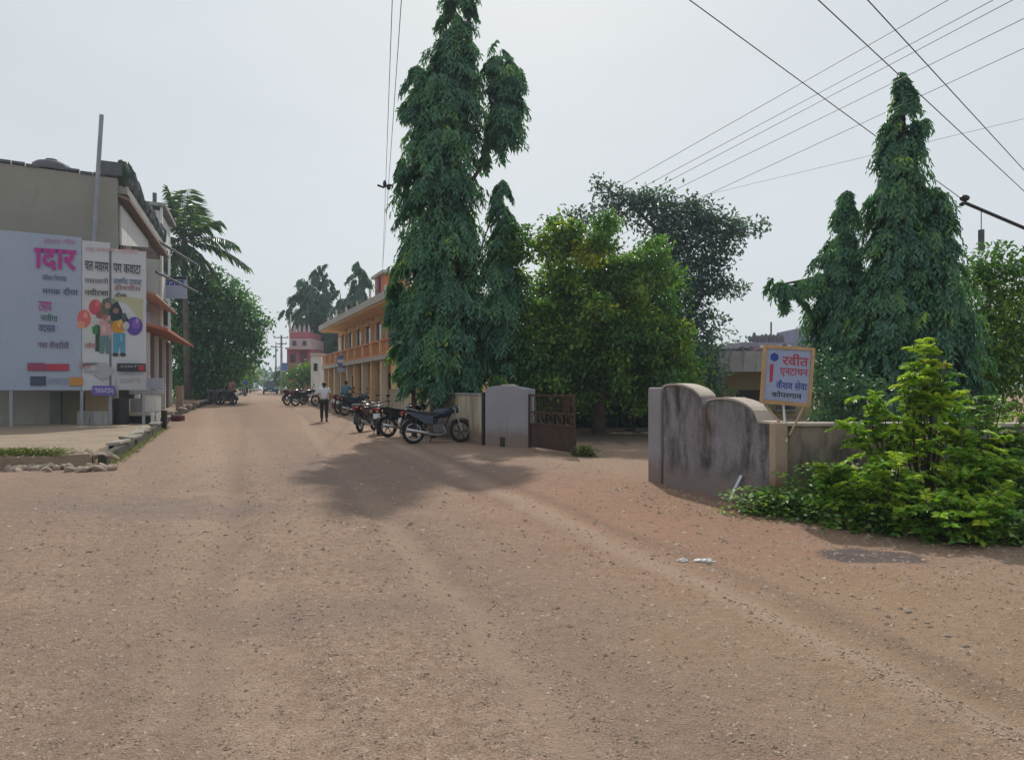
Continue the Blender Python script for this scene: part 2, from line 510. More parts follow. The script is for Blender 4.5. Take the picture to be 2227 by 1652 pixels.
# ------------------------------------------------------------------ right boundary wall with scalloped wing
A0, A1 = (2.40, 12.07), (3.36, 9.45)            # wing wall: gate end, corner post end
wing = thing('scalloped_wall', 'grey stained gate wall stepping down in two rounded scallops, right of the entrance', 'wall', (2.4, 12.07, 0))
fr = Frame(A0, (A1[0] - A0[0], A1[1] - A0[1]), flip=False)
if fr.n.x > 0: fr.n = -fr.n                      # outwards = road side (towards -x)
LW = math.hypot(A1[0] - A0[0], A1[1] - A0[1])
def arc(u0, u1, zp, z0, z1, up, n=12):
    """bump from (u0,z0) peak zp at up to (u1,z1)"""
    pts = []
    for k in range(n + 1):
        u = u0 + (u1 - u0) * k / n
        if u <= up:
            t = (up - u) / max(up - u0, 1e-6); z = z0 + (zp - z0) * math.sqrt(max(0, 1 - t * t))
        else:
            t = (u - up) / (u1 - up); z = z1 + (zp - z1) * math.sqrt(max(0, 1 - t * t))
        pts.append((u, z))
    return pts
s1 = arc(.10, 1.22, 1.60, 1.54, 1.30, .38, 16)
s2 = arc(1.22, 2.45, 1.395, 1.30, 1.10, 1.66, 16)
top = s1 + s2[1:]
mb = MB().prism([(.10, -.3)] + top + [(LW - .09, 1.09), (LW - .09, -.3)], fr.P, -.22, 0)
obj('wall_panel', mb, M_wall, wing)
def coping(pts, w0, w1, th, name, parent, mat):
    m = MB()
    n = len(pts)
    for (u, z) in pts:
        m.v += [tuple(fr.P(u, z + .004, w0)), tuple(fr.P(u, z + .004, w1)), tuple(fr.P(u, z + th, w1)), tuple(fr.P(u, z + th, w0))]
    for i in range(n - 1):
        for k in range(4):
            a = i * 4 + k; b = i * 4 + (k + 1) % 4
            m.f.append((a, b, b + 4, a + 4))
    m.f.append((0, 1, 2, 3)); m.f.append((n * 4 - 4, n * 4 - 3, n * 4 - 2, n * 4 - 1))
    return obj(name, m, mat, parent, smooth=False)
coping(s1[:-1], -.25, .025, .035, 'coping', wing, M_coping)
coping(s2[1:], -.25, .025, .035, 'coping', wing, M_coping)
coping([(2.46, 1.10), (LW - .09, 1.09)], -.25, .025, .035, 'coping', wing, M_coping)
g = MB(); fr.box(g, .03, .10, -.3, 1.535, -.2, -.05); obj('drain_groove', g, M_moss, wing)
g = MB(); fr.box(g, -.36, .03, -.3, 1.57, -.30, .02); obj('gate_pillar', g, M_pillar, wing, bevel=.03)
g = MB(); fr.box(g, 1.19, 1.27, .62, 1.29, 0.0, .012)
obj('stained_rib', g, mk('reddish_rib', (.2, .125, .1), (.11, .085, .075), 3, .92, .4, 40), wing)
# corner post
g = MB(); fr.box(g, LW - .075, LW + .04, -.3, 1.115, -.14, .06); obj('corner_post', g, M_post, wing, bevel=.012)

right = thing('boundary_wall', 'low dark-stained wall with pale coping behind the shrubs', 'wall', (3.4, 9.5, 0))
fr2 = Frame((3.36, 9.55), (1, -.02)); fr2.n = -fr2.n if fr2.n.y > 0 else fr2.n
for k in range(4):
    u0 = .06 + k * 2.2
    g = MB(); fr2.box(g, u0, u0 + 2.17, -.3, 1.065 - .004 * k, -.2, 0)
    obj('wall_panel', g, M_wall2 if k == 0 else M_wall, right)
    g = MB(); fr2.box(g, u0, u0 + 2.19, 1.07 - .004 * k, 1.115 - .004 * k, -.23, .035)
    obj('coping', g, M_coping, right, bevel=.008)
    if k:
        g = MB(); fr2.box(g, u0 - .1, u0 + .06, -.3, 1.06, .002, .05); obj('pier', g, M_wall, right)

# ------------------------------------------------------------------ left gate pillar and long wall
lp = thing('gate_pillar', 'broad bluish-grey gate pillar with rounded top beside the rusty gate', 'pillar', (-.15, 19.7, 0))
frl = Frame((-.73, 20.15), (1.15, -.72)); frl.n = -frl.n if frl.n.y > 0 else frl.n
Ll = 1.36
tp = [(0, 1.52)] + [(Ll * k / 10, 1.53 + .1 * math.sin(math.pi * min(1, (.15 + .85 * k / 10)))) for k in range(1, 10)] + [(Ll, 1.54)]
g = MB().prism([(0, -.3)] + tp + [(Ll, -.3)], frl.P, -.38, 0)
obj('shaft', g, M_pillar, lp, bevel=.02)
g = MB(); frl.box(g, .5, .63, -.2, .26, .002, .03); obj('drain_spout', g, M_moss, lp)
g = MB().prism([(.35, 1.605), (.5, 1.66), (.75, 1.67), (.9, 1.62)], frl.P, -.3, -.08)
obj('cap_stone', g, M_coping, lp, bevel=.01)

lw = thing('boundary_wall', 'long cream plastered wall behind the parked motorcycles, left of the gate', 'wall', (-.9, 20.3, 0))
frw = Frame((-.84, 20.42), (-5.3, 16.6)); frw.n = -frw.n if frw.n.x > 0 else frw.n
for k in range(7):
    u0 = .04 + k * 2.45
    g = MB(); frw.box(g, u0, u0 + 2.43, -.3, 1.36 + hfar(20.4 + u0 * .95) * .7, -.2, 0); obj('wall_panel', g, M_creamwall, lw)
    g = MB(); frw.box(g, u0, u0 + 2.44, 1.365 + hfar(20.4 + u0 * .95) * .7, 1.42 + hfar(20.4 + u0 * .95) * .7, -.23, .03); obj('coping', g, M_concrete, lw, bevel=.01)
g = MB(); frw.box(g, -.07, .035, -.3, 1.45, -.16, -.02); obj('mossy_joint', g, M_moss, lw)

# ------------------------------------------------------------------ rusty gate leaf
gate = thing('gate_leaf', 'rusty brown steel gate leaf hanging open beside the left pillar', 'gate', (.45, 19.25, 0))
fg = Frame((.46, 19.22), (1.02, -1.95)); fg.n = -fg.n if fg.n.x > 0 else fg.n
GL = 2.2
g = MB(); fg.box(g, 0, GL, .06, .66, -.012, .0); obj('kick_sheet', g, M_rust, gate)
for z0 in (.08, .64, .93, 1.36):
    g = MB(); fg.box(g, 0.05, GL - .05, z0, z0 + .045, .003, .04); obj('rail', g, M_rust, gate)
for u in (0.0, GL - .05):
    g = MB(); fg.box(g, u, u + .05, .03, 1.42, .002, .05); obj('stile', g, M_rust, gate)
bar = None
for k in range(15):
    u = .14 + k * (GL - .28) / 14
    g = MB().tube([fg.P(u, .69, .02), fg.P(u, 1.36, .02)], .011, 6); obj('bar', g, M_rust, gate)
for k in range(5):
    u = .3 + k * (GL - .6) / 4
    m = MB()
    for r_ in range(16):
        a0, a1 = r_ * math.pi / 8, (r_ + 1) * math.pi / 8
        m.tube([fg.P(u + .12 * math.cos(a0), .8 + .12 * math.sin(a0), .02), fg.P(u + .12 * math.cos(a1), .8 + .12 * math.sin(a1), .02)], .012, 5)
    obj('scroll_ring', m, mk('rust_bright', (.15, .08, .052), (.1, .055, .038), 5, .85, .4, 50), gate)
g = MB(); fg.box(g, 1.62, 1.95, .96, 1.33, -.005, .002); obj('sheet_patch', g, M_rust, gate)

# ------------------------------------------------------------------ hand painted sign on the wall
sg = thing('signboard', 'tilted square sign with yellow frame and red, blue and black lettering above the wall', 'sign', (3.36, 9.5, 1.1))
YS = 9.52
def sp(px, py, d=0.0):
    """sign-plane point; the board leans and twists slightly"""
    p = W(px, py, YS); p.y += (px - 1710) / 1620 * YS * -.22 - d
    return p
def squad(a, b, c, d_, d0, d1):
    m = MB()
    return m.hexa([sp(*a, d0), sp(*b, d0), sp(*b, d1), sp(*a, d1), sp(*d_, d0), sp(*c, d0), sp(*c, d1), sp(*d_, d1)])
M_sgn = mk('sign_white', (.33, .38, .56), (.28, .33, .5), 3, .6, .05, 30)
M_yel = mk('sign_yellow', (.5, .32, .17), (.38, .23, .12), 4, .7, .1, 30)
obj('panel', squad((1663, 868), (1752, 876), (1758, 762), (1669, 756), 0, .018), M_sgn, sg)
for q in (((1656, 876), (1662, 877), (1670, 750), (1664, 749)), ((1751, 884), (1757, 884), (1766, 758), (1760, 757)),
          ((1662.5, 877), (1750.5, 884.5), (1751, 876), (1663, 868.5)), ((1670.5, 757), (1759.5, 763), (1760, 757), (1671, 749))):
    obj('frame_bar', squad(*q, -.012, .034), M_yel, sg)
def spuv(u, v, d):       # 0..1 over the panel
    return sp(1668 + (1757 - 1668) * u - 5.5 * v, 757 + 7 * u + 111 * v, d)
def glyphs(m, fn, u0, u1, v0, v1, n, d0, d1, seed=1, bold=.22, head=True, slant=0.0):
    """rows of hooked strokes hanging from a head line, like weathered script too blurred to read"""
    rr = random.Random(seed)
    h = v1 - v0; wd = (u1 - u0) / n
    def q(ua, ub, va, vb):
        def T(u, v): return fn(u + slant * v, v, d0), fn(u + slant * v, v, d1)
        (a0, a1), (b0_, b1), (c0, c1), (e0, e1) = T(ua, va), T(ub, va), T(ub, vb), T(ua, vb)
        m.hexa([e0, c0, c1, e1, a0, b0_, b1, a1])
    i = 0
    word = u0
    while i < n:
        L_ = min(n - i, rr.randint(2, 4))
        a = u0 + i * wd; b = u0 + (i + L_) * wd - wd * .25
        if head: q(a, b, v0 + h * .14, v0 + h * (.14 + bold * .75))
        for k in range(L_):
            x = a + k * wd
            xs_ = x + wd * rr.uniform(.5, .68)
            q(xs_, xs_ + wd * bold * 1.1, v0 + h * .30, v0 + h * rr.uniform(.86, 1.0))
            t = rr.random()
            if t < .75:
                vm = rr.uniform(.5, .7)
                q(x + wd * .12, xs_ - wd * .02, v0 + h * vm, v0 + h * (vm + bold * .9))
                if rr.random() < .6: q(x + wd * .1, x + wd * (.1 + bold), v0 + h * rr.uniform(.32, .48), v0 + h * (vm - .01))
            if t > .6: q(xs_ - wd * .1, xs_ + wd * .25, v0 - h * .06, v0 + h * .11)
        i += L_
    return m
def script(m, fn, text, u0, u1, v0, v1, d, bold=.03):
    """lettering from the built-in font, fitted into a box of the plane fn(u,v,d), v downwards"""
    cu = bpy.data.curves.new('tmp_text', 'FONT'); cu.body = text; cu.offset = bold; cu.resolution_u = 3
    to = bpy.data.objects.new('tmp_text', cu); C.objects.link(to)
    dg = bpy.context.evaluated_depsgraph_get()
    tm = to.evaluated_get(dg).to_mesh()
    vx = np.array([v.co[:] for v in tm.vertices]); tf = [tuple(p.vertices) for p in tm.polygons]
    bpy.data.objects.remove(to)
    x0, x1, y0, y1 = vx[:, 0].min(), vx[:, 0].max(), vx[:, 1].min(), vx[:, 1].max()
    m.add([fn(u0 + (u1 - u0) * (x - x0) / (x1 - x0), v0 + (v1 - v0) * (y1 - y) / (y1 - y0), d) for x, y, _ in vx], tf)
    return m
M_red = flat('paint_red', (.42, .03, .05), .5); M_blue = flat('paint_blue', (.02, .06, .3), .5); M_blk = flat('paint_black', (.02, .02, .03), .5)
for nm, tx_, u0, u1, v0, v1, mt in (('red_lettering', 'रवींत', .38, .97, .07, .31, M_red), ('red_lettering', 'एनटाचन', .34, .97, .36, .53, M_red),
                             ('blue_lettering', 'कैशव सेवा', .27, .97, .59, .77, M_blue), ('black_lettering', 'कोपरगाव', .18, .86, .81, .94, M_blk)):
    obj(nm, script(MB(), spuv, tx_, u0, u1, v0, v1, .022, .012), mt, sg, fix=False)
obj('blue_emblem', MB().prism([(.2 + .085 * math.cos(a * .524) * (1 + .2 * (a % 2)), .16 + .075 * math.sin(a * .524) * (1 + .2 * (a % 2))) for a in range(12)], spuv, .0205, .024), M_blue, sg)
obj('red_side_stripe', MB().prism([(.11, .3), (.19, .3), (.18, .64), (.12, .66)], spuv, .0205, .024), M_red, sg)
for a, b in (((1668, 880), (1700, 926)), ((1748, 884), (1712, 945)), ((1706, 880), (1706, 960))):
    obj('stay_pipe', MB().tube([sp(a[0], a[1], -.03), Vector(sp(b[0], b[1], .05)) + Vector((0, -.02 if b[1] > 940 else 0, 0))], .015, 6), M_post if a[0] != 1706 else M_white, sg)

# leaning white strip at the wall foot, litter
s_ = MB()
p0 = fr.P(1.98, .03, .12); p1 = fr.P(2.12, .38, .03)
dirv = (p1 - p0)
side = fr.u * .022
s_.hexa([p0 - side, p0 + side, p0 + side + fr.n * .008, p0 - side + fr.n * .008, p1 - side * 1.3, p1 + side * 1.5, p1 + side * 1.5 + fr.n * .008, p1 - side * 1.3 + fr.n * .008])
tag(obj('plastic_strip', s_, flat('pale_plastic', (.6, .66, .75), .4)), 'pale blue-white plastic strip leaning against the foot of the scalloped wall', 'litter')
def crumple(cx, cy, rx, ry, h, seed):
    rr = random.Random(seed); m = MB(); n = 14
    ring = []
    for j, (f, zz) in enumerate(((1, 0.0), (.95, .4), (.6, 1.0))):
        for k in range(n):
            a = 2 * math.pi * k / n
            r_ = f * rr.uniform(.7, 1.1)
            x = cx + rx * r_ * math.cos(a); y = cy + ry * r_ * math.sin(a)
            m.v.append((x, y, gz(x, y) + .004 + h * zz * rr.uniform(.5, 1.1)))
    for j in range(2):
        for k in range(n):
            m.f.append((j * n + k, j * n + (k + 1) % n, (j + 1) * n + (k + 1) % n, (j + 1) * n + k))
    m.v.append((cx, cy, gz(cx, cy) + h * .8)); c = len(m.v) - 1
    for k in range(n): m.f.append((2 * n + k, 2 * n + (k + 1) % n, c))
    return m
M_litter = flat('litter_white', (.66, .63, .6), .6)
tag(obj('crumpled_bag', crumple(gx(1532, 6.72), 6.72, .1, .05, .03, 2), M_litter), 'larger piece of crumpled white litter on the dirt in front of the wall', 'litter')
tag(obj('paper_scrap', crumple(gx(1484, 6.72), 6.72, .055, .04, .025, 5), M_litter), 'smaller white paper scrap left of the crumpled bag on the dirt', 'litter')

# ------------------------------------------------------------------ gravel and loose stones
def stones(n, seed, ybias, smin, smax, xr=None, yr=None):
    r = np.random.default_rng(seed)
    if xr is None:
        py = HY + 95 + (1652 - HY - 60) * r.random(n) ** ybias
        Yv = CAMZ * F / (py - HY)
        Xv = (r.random(n) * 2400 - 90 - CX) / F * Yv
    else:
        t = r.random(n); Yv = yr[0] + (yr[1] - yr[0]) * t
        Xv = xr[0] + (xr[1] - xr[0]) * t + r.normal(0, .75, n)
    ok = (Xv < 6.2 - .33 * np.maximum(Yv, 9) + (Yv < 9) * 1.5) & (Xv > -2.3 - .41 * Yv)
    Xv, Yv = Xv[ok], Yv[ok]; n = len(Xv)
    s = smin * (smax / smin) ** (r.random(n) ** 2.2)
    s = s * np.clip(Yv / 5.0, .7, 1.6)
    base = np.array([[1, 0, 0], [-1, 0, 0], [0, 1, 0], [0, -1, 0], [0, 0, 1], [0, 0, -1]], float)
    tri = np.array([[0, 2, 4], [2, 1, 4], [1, 3, 4], [3, 0, 4], [2, 0, 5], [1, 2, 5], [3, 1, 5], [0, 3, 5]])
    a = r.random(n) * 6.28
    V = base[None] * s[:, None, None] * (r.random((n, 6, 1)) * .7 + .6) + r.normal(0, .25, (n, 6, 3)) * s[:, None, None]
    V[:, :, 2] *= .55
    ca, sa = np.cos(a)[:, None], np.sin(a)[:, None]
    x = V[:, :, 0] * ca - V[:, :, 1] * sa; y = V[:, :, 0] * sa + V[:, :, 1] * ca
    V[:, :, 0] = x + Xv[:, None]; V[:, :, 1] = y + Yv[:, None]
    V[:, :, 2] += (ground_z(Xv, Yv) - s * .14)[:, None]
    Fc = (tri[None] + (np.arange(n) * 6)[:, None, None]).reshape(-1, 3)
    return V.reshape(-1, 3), Fc, np.repeat(r.random(n), 8)
parts = [stones(42000, 1, 1.0, .006, .024), stones(600, 2, .8, .006, .02, (2.6, 4.6), (7.6, 3.2)), stones(900, 3, .8, .008, .03, (2.2, 3.3), (11.6, 9.0))]
off = 0; Vs = []; Fs = []; T = []
for v_, f_, t_ in parts:
    Vs.append(v_); Fs.append(f_ + off); T.append(t_); off += len(v_)
me = bpy.data.meshes.new('gravel'); me.from_pydata(np.concatenate(Vs).tolist(), [], np.concatenate(Fs).tolist())
at = me.attributes.new('tint', 'FLOAT', 'FACE'); at.data.foreach_set('value', np.concatenate(T).astype(np.float32))
def gravmat():
    m, t, b = nodes('gravel_mix')
    a = t.nodes.new('ShaderNodeAttribute'); a.attribute_name = 'tint'
    c = ramp(t, a.outputs['Fac'], [(0, (.24, .165, .12)), (.2, (.29, .21, .155)), (.6, (.34, .255, .19)), (.88, (.38, .29, .22)), (1, (.43, .345, .27))])
    t.links.new(c, b.inputs['Base Color']); b.inputs['Roughness'].default_value = .95
    return m
M_gravel = gravmat()
me.materials.append(M_gravel)
gv = bpy.data.objects.new('gravel', me); C.objects.link(gv); gv['kind'] = 'stuff'
gv['label'] = 'brown gravel scattered over the dirt road'

def rock(seed, s):
    rr = random.Random(seed); m = MB(); m.ell((0, 0, 0), (s, s * rr.uniform(.6, .9), s * rr.uniform(.45, .7)), 9, 6)
    m.v = [(x * rr.uniform(.82, 1.15), y * rr.uniform(.82, 1.15), z * rr.uniform(.82, 1.12)) for x, y, z in m.v]
    return m
M_rock = mk('field_stone', (.38, .31, .25), (.28, .22, .17), 9, .95, .6, 40)
protos = [obj('loose_stone', rock(k, .05), M_rock) for k in range(4)]
spots = [(195, 1195, 1.3), (215, 1190, 1.1), (930, 1468, .75), (1375, 1388, .8), (1905, 1322, 1.0), (1930, 1340, .9), (1975, 1330, 1.0), (2015, 1352, .8), (1640, 1228, .8), (1700, 1250, .8),
         (1760, 1262, .9), (1820, 1290, .8), (1560, 1190, .7), (1990, 1345, .7), (2060, 1380, .9), (2100, 1400, 1.0), (745, 1190, .7), (1180, 1330, .5), (640, 1340, .5), (480, 1600, .5),
         (1310, 1160, .8), (1360, 1180, .9), (1250, 1130, .8), (1870, 1300, .9), (2050, 1235, 1.1), (2110, 1255, 1.1), (1960, 1215, 1.0), (1700, 1140, 1.1), (1640, 1118, 1.1), (1560, 1100, 1.1)]
for k, (px, py, sc) in enumerate(spots):
    Y = CAMZ * F / (py - HY); x = gx(px, Y)
    o = protos[k] if k < 4 else protos[k % 4].copy()
    if k >= 4: C.objects.link(o)
    o.location = (x, Y, gz(x, Y) + .004 * sc); o.scale = (sc * .48, sc * .48, sc * .36); o.rotation_euler = (0, 0, k * 1.7)
    tag(o, 'fist-sized grey-brown stone lying loose on the dirt road', 'stone', 'loose stones on the dirt road')
# rubble heap at the verge corner
for k in range(60):
    px = 20 + (k % 30) * 7.6 + random.uniform(-6, 6); py = 1010 + (k // 30) * 14 + random.uniform(-3, 3)
    Y = CAMZ * F / (py - HY); x = gx(px, Y)
    o = protos[k % 4].copy(); C.objects.link(o)
    o.location = (x, Y, .04 + .16 * (k // 30 == 0)); o.scale = (random.uniform(1.4, 3.6), random.uniform(1.4, 3.2), random.uniform(1.0, 2.2)); o.rotation_euler = (random.uniform(-.8, .8), random.uniform(-.6, .6), k * 1.3)
    tag(o, 'pale rubble stone heaped at the verge corner near the billboard', 'stone', 'rubble heap at the verge corner')

# ------------------------------------------------------------------ foliage
def unit(a): return a / (np.linalg.norm(a, axis=1, keepdims=True) + 1e-9)

def column_leaves(cols, Y0, n_spray, n_leaf=9, tw=.55, L=.2, Wd=.05, seed=1, flat_y=1.0, lump=.25, per_bough=16):
    """cols: list of spines [(px,py,rpx), ...] at depth Y0, drooping sprays all over them"""
    r = np.random.default_rng(seed)
    nodes_ = []
    wts = []
    for ci, c in enumerate(cols):
        dy = c[0][3] if len(c[0]) > 3 else 0
        a = np.array([[*W(q[0], q[1], Y0 + dy), q[2] / F * (Y0 + dy)] for q in c])
        nodes_.append(a)
        ln = np.abs(np.diff(a[:, 2])) + np.abs(np.diff(a[:, 0])) * .7
        wts.append((ln * (a[1:, 3] + a[:-1, 3]) / 2))
    allw = np.concatenate(wts); allw /= allw.sum()
    own = np.concatenate([[(i, j)] * len(w_) if 0 else [(i, k) for k in range(len(w_))] for i, w_ in enumerate(wts) for j in [0]])
    # boughs leave the spine, reach out unevenly and droop; sprays hang along them
    nb = max(12, int(n_spray / per_bough))
    ch = r.choice(len(allw), nb, p=allw)
    t = r.random(nb)
    A = np.array([nodes_[own[k][0]][own[k][1]] for k in ch]); B = np.array([nodes_[own[k][0]][own[k][1] + 1] for k in ch])
    Nb = A + (B - A) * t[:, None]
    thb = r.random(nb) * 2 * np.pi
    reach = Nb[:, 3] * np.clip(r.normal(.84, .2 + lump * .25, nb), .35, 1.3)
    droop = Nb[:, 3] * r.uniform(.3, .9, nb)
    bi = r.integers(0, nb, n_spray)
    u = .2 + .8 * r.random(n_spray) ** .7
    N = Nb[bi]; th = thb[bi] + r.normal(0, .2, n_spray)
    O = np.stack([np.cos(th), np.sin(th), np.zeros(n_spray)], 1)
    rho = reach[bi] * u
    P = N[:, :3] + O * rho[:, None] * np.array([1, flat_y, 1]) + r.normal(0, 1, (n_spray, 3)) * (.1 * N[:, 3] * (1.15 - .75 * u))[:, None]
    P[:, 2] += (.25 * droop[bi] - droop[bi] * u ** 2)
    btint = r.random(nb)[bi]
    tl = tw * (.6 + .8 * r.random(n_spray))
    k = np.arange(n_leaf); tt = (k + .5) / n_leaf
    Tq = tt[None, :, None]
    twl = tl[:, None, None]
    pos = P[:, None, :] + O[:, None, :] * twl * .5 * Tq + np.array([0, 0, -1.0]) * twl * (.2 * Tq + .75 * Tq ** 2) + twl * .25 * np.array([0, 0, 1.0])
    side = np.cross(O, [0, 0, 1.0])
    sgn = np.where(k % 2 == 0, 1, -1)[None, :, None]
    D = O[:, None, :] * .35 + side[:, None, :] * sgn * .5 + np.array([0, 0, -.85]) + r.normal(0, .25, (n_spray, n_leaf, 3))
    Nn = O[:, None, :] + np.array([0, 0, .5]) + r.normal(0, .45, (n_spray, n_leaf, 3))
    m = n_spray * n_leaf
    patchy = np.clip(np.sin(P[:, 2] * 1.7 + th * 2 + seed) * np.sin(P[:, 0] * 2.3 + seed), -1, 1)
    tint = np.clip(np.repeat(r.random(n_spray) * .3 + btint * .35 + .15 * patchy, n_leaf) + r.random(m) * .4, 0, 1)
    return pos.reshape(m, 3), unit(D.reshape(m, 3)), unit(Nn.reshape(m, 3)), L * (.7 + .6 * r.random(m)), Wd * (.7 + .6 * r.random(m)), tint

def clump_leaves(clumps, Y0, n_per, L, Wd, seed=1, droop=.3, lump=.25, squash=1.0, shell=.5, depth=1.0):
    """clumps: (px,py,rpx[,dy[,squash]])"""
    r = np.random.default_rng(seed)
    out = []
    for i, c in enumerate(clumps):
        dy = c[3] if len(c) > 3 else 0; sq = c[4] if len(c) > 4 else squash
        Y = Y0 + dy; ctr = np.array(W(c[0], c[1], Y)); rad = c[2] / F * Y
        n = int(n_per * rad * rad)
        d = unit(r.normal(0, 1, (n, 3)))
        lf = 1 + lump * (np.sin(d[:, 0] * 6 + i) * .5 + np.sin(d[:, 2] * 8 + d[:, 1] * 5 + i * 2.1) * .5 + np.sin(d[:, 1] * 11 + i) * .3)
        rho = rad * (shell + (1 - shell) * r.random(n) ** .5) * lf
        # twigs: gather leaves into small tufts
        nt_ = max(4, n // 14); tuft = r.integers(0, nt_, n)
        td = d[:nt_]; trho = rho[:nt_]
        sp_ = .16 * rad + L * .7
        P = ctr + td[tuft] * trho[tuft][:, None] * np.array([1, depth, sq]) + r.normal(0, 1, (n, 3)) * min(sp_, L * 2.2) * np.array([1, 1, .6])
        D = td[tuft] * .6 + r.normal(0, .6, (n, 3)) + np.array([0, 0, -droop])
        N = np.array([0, 0, 1.0]) + td[tuft] * .4 + r.normal(0, .4, (n, 3))
        tint = np.clip(r.random() * .5 + r.random(nt_)[tuft] * .35 + r.random(n) * .3 - .15 + (c[5] if len(c) > 5 else 0), 0, 1)
        out.append((P, unit(D), unit(N), L * (.65 + .7 * r.random(n)), Wd * (.65 + .7 * r.random(n)), tint))
    return tuple(np.concatenate([o[k] for o in out]) for k in range(6))

def trunk(parent, base, limbs, r0, mat=None, name='trunk'):
    m = MB()
    for pts, rr in limbs:
        m.tube(pts, rr, 8)
    return obj(name, m, mat or M_bark, parent, smooth=True)

def tree(name, label, loc, leaves, mat, limbs, group=None, cat='tree'):
    t = thing(name, label, cat, loc, group)
    leafmesh('crown', *leaves, mat, t)
    if limbs: trunk(t, loc, limbs, .1)
    return t

M_ashoka = leafmat('mast_tree_leaf', [(0, (0.032, 0.113, 0.081)), (.35, (0.056, 0.177, 0.113)), (.7, (0.097, 0.250, 0.121)), (.92, (0.177, 0.354, 0.097)), (1, (0.386, 0.531, 0.081))], .38, rough=.4, spec=.6)
M_green = leafmat('broad_leaf', [(0, (.045, .13, .04)), (.35, (.085, .2, .045)), (.62, (.14, .28, .045)), (.85, (.26, .37, .045)), (1, (.4, .44, .05))], .45)
M_rain = leafmat('fine_dark_leaf', [(0, (0.043, 0.086, 0.101)), (.6, (0.072, 0.144, 0.144)), (1, (0.122, 0.216, 0.144))], .35)
M_shrub = leafmat('shrub_leaf', [(0, (0.065, 0.172, 0.036)), (.35, (0.143, 0.300, 0.043)), (.7, (0.300, 0.472, 0.057)), (.95, (0.515, 0.601, 0.086)), (1, (0.515, 0.386, 0.172))], .42, rough=.55)
M_shrubd = leafmat('low_leaf', [(0, (0.053, 0.134, 0.030)), (.45, (0.120, 0.256, 0.060)), (.85, (0.240, 0.390, 0.120)), (1, (0.630, 0.570, 0.330))], .35, rough=.5)
M_far = leafmat('far_leaf', [(0, (0.036, 0.091, 0.072)), (.6, (0.065, 0.156, 0.091)), (1, (0.130, 0.247, 0.091))], .35)
M_grass = leafmat('grass_blade', [(0, (.06, .1, .02)), (.6, (.12, .17, .04)), (1, (.3, .27, .1))], .3)

# tall mast tree over the wall
YT = 24.6
cols = [
    [(992, -70, 8), (992, -20, 30), (992, 40, 38), (993, 90, 42), (985, 140, 54), (974, 190, 64), (967, 250, 70), (961, 320, 78), (956, 400, 84), (954, 470, 88), (958, 540, 90), (964, 620, 92), (972, 700, 90), (982, 780, 82), (990, 850, 60)],
    [(907, 142, 6), (906, 165, 20), (905, 215, 26), (902, 250, 20), (897, 272, 6)],
    [(1084, 88, 8), (1088, 115, 26), (1096, 165, 36), (1100, 225, 38), (1095, 275, 34), (1078, 318, 26), (1062, 345, 10)],
    [(1086, 386, 4), (1090, 405, 14), (1088, 440, 20), (1092, 480, 22), (1090, 520, 26), (1085, 570, 40), (1088, 640, 46), (1092, 720, 46), (1095, 790, 42), (1092, 835, 22)],
    [(878, 348, 4), (876, 370, 12), (868, 388, 5)],
    [(880, 560, 10), (872, 620, 22), (866, 660, 26), (872, 700, 24), (885, 760, 26), (892, 820, 24)],
]
base = W(985, 850, YT); base.z = 0
tree('mast_tree', 'very tall columnar dark green tree rising beyond the top, beside the left gate pillar', base,
     column_leaves(cols, YT, 11000, 9, .42, .22, .07, 3, lump=.2, per_bough=11), M_ashoka,
     [([(base.x, YT, -.2), (base.x + .05, YT, 3), (base.x, YT, 9), (base.x, YT, 14.2)], [.2, .17, .12, .03]),
      ([W(1010, 420, YT), W(1060, 340, YT), W(1090, 250, YT), W(1088, 110, YT)], [.07, .06, .05, .015]),
      ([W(1040, 560, YT), W(1070, 470, YT), W(1086, 400, YT)], [.06, .05, .015]),
      ([W(960, 420, YT), W(915, 300, YT), W(904, 170, YT)], [.06, .05, .015])])
# slim stems in front of the wall
for px, Yb, lab, cc in ((902, 23.9, 'slim dark stem of a young tree between the motorcycles and the wall', [[(900, 700, 8), (902, 740, 26), (904, 800, 32), (905, 845, 20)]]),
                        (942, 23.4, 'slim young tree right of the dark stem by the wall', [[(945, 720, 8), (944, 760, 22), (943, 820, 26), (942, 850, 14)]])):
    b_ = W(px, 900, Yb); b_.z = 0
    tree('young_tree', lab, b_, column_leaves(cc, Yb, 420, 9, .45, .2, .055, 7 + px), M_ashoka,
         [([(b_.x, Yb, -.1), (b_.x - .04, Yb, 1.2), (b_.x + .02, Yb, 3.6)], [.085, .07, .03])])

# broad yellow-green tree behind the gate
YB = 25.0
rc = random.Random(12)
cl = []
for k in range(120):
    for _ in range(40):
        x = rc.uniform(1095, 1490); y = rc.uniform(482, 850)
        topy = 470 + 75 * ((x - 1270) / 190) ** 2 + 14 * math.sin(x * .06)
        if x > 1440: topy += 60
        if y > topy + 14: break
    cl.append((x + rc.uniform(-14, 14), y + rc.uniform(-16, 10), rc.uniform(9, 30), rc.uniform(-1.3, .4) * (1 - ((x - 1300) / 260) ** 2), rc.uniform(.65, 1.0), rc.choice([0, .1, .2, .32]) if y < 690 and x < 1400 else 0))
cl += [(1200, 640, 60, 1.4), (1290, 600, 70, 1.4), (1390, 660, 70, 1.4), (1230, 740, 70, 1.4), (1330, 760, 80, 1.6), (1430, 760, 60, 1.2), (1200, 830, 45, 1.0), (1290, 840, 50, 1.6), (1400, 830, 50, 1.2), (1150, 850, 36, .8), (1480, 820, 45, 1.0)]
base = Vector((gx(1300, 25.6), 25.6, 0))
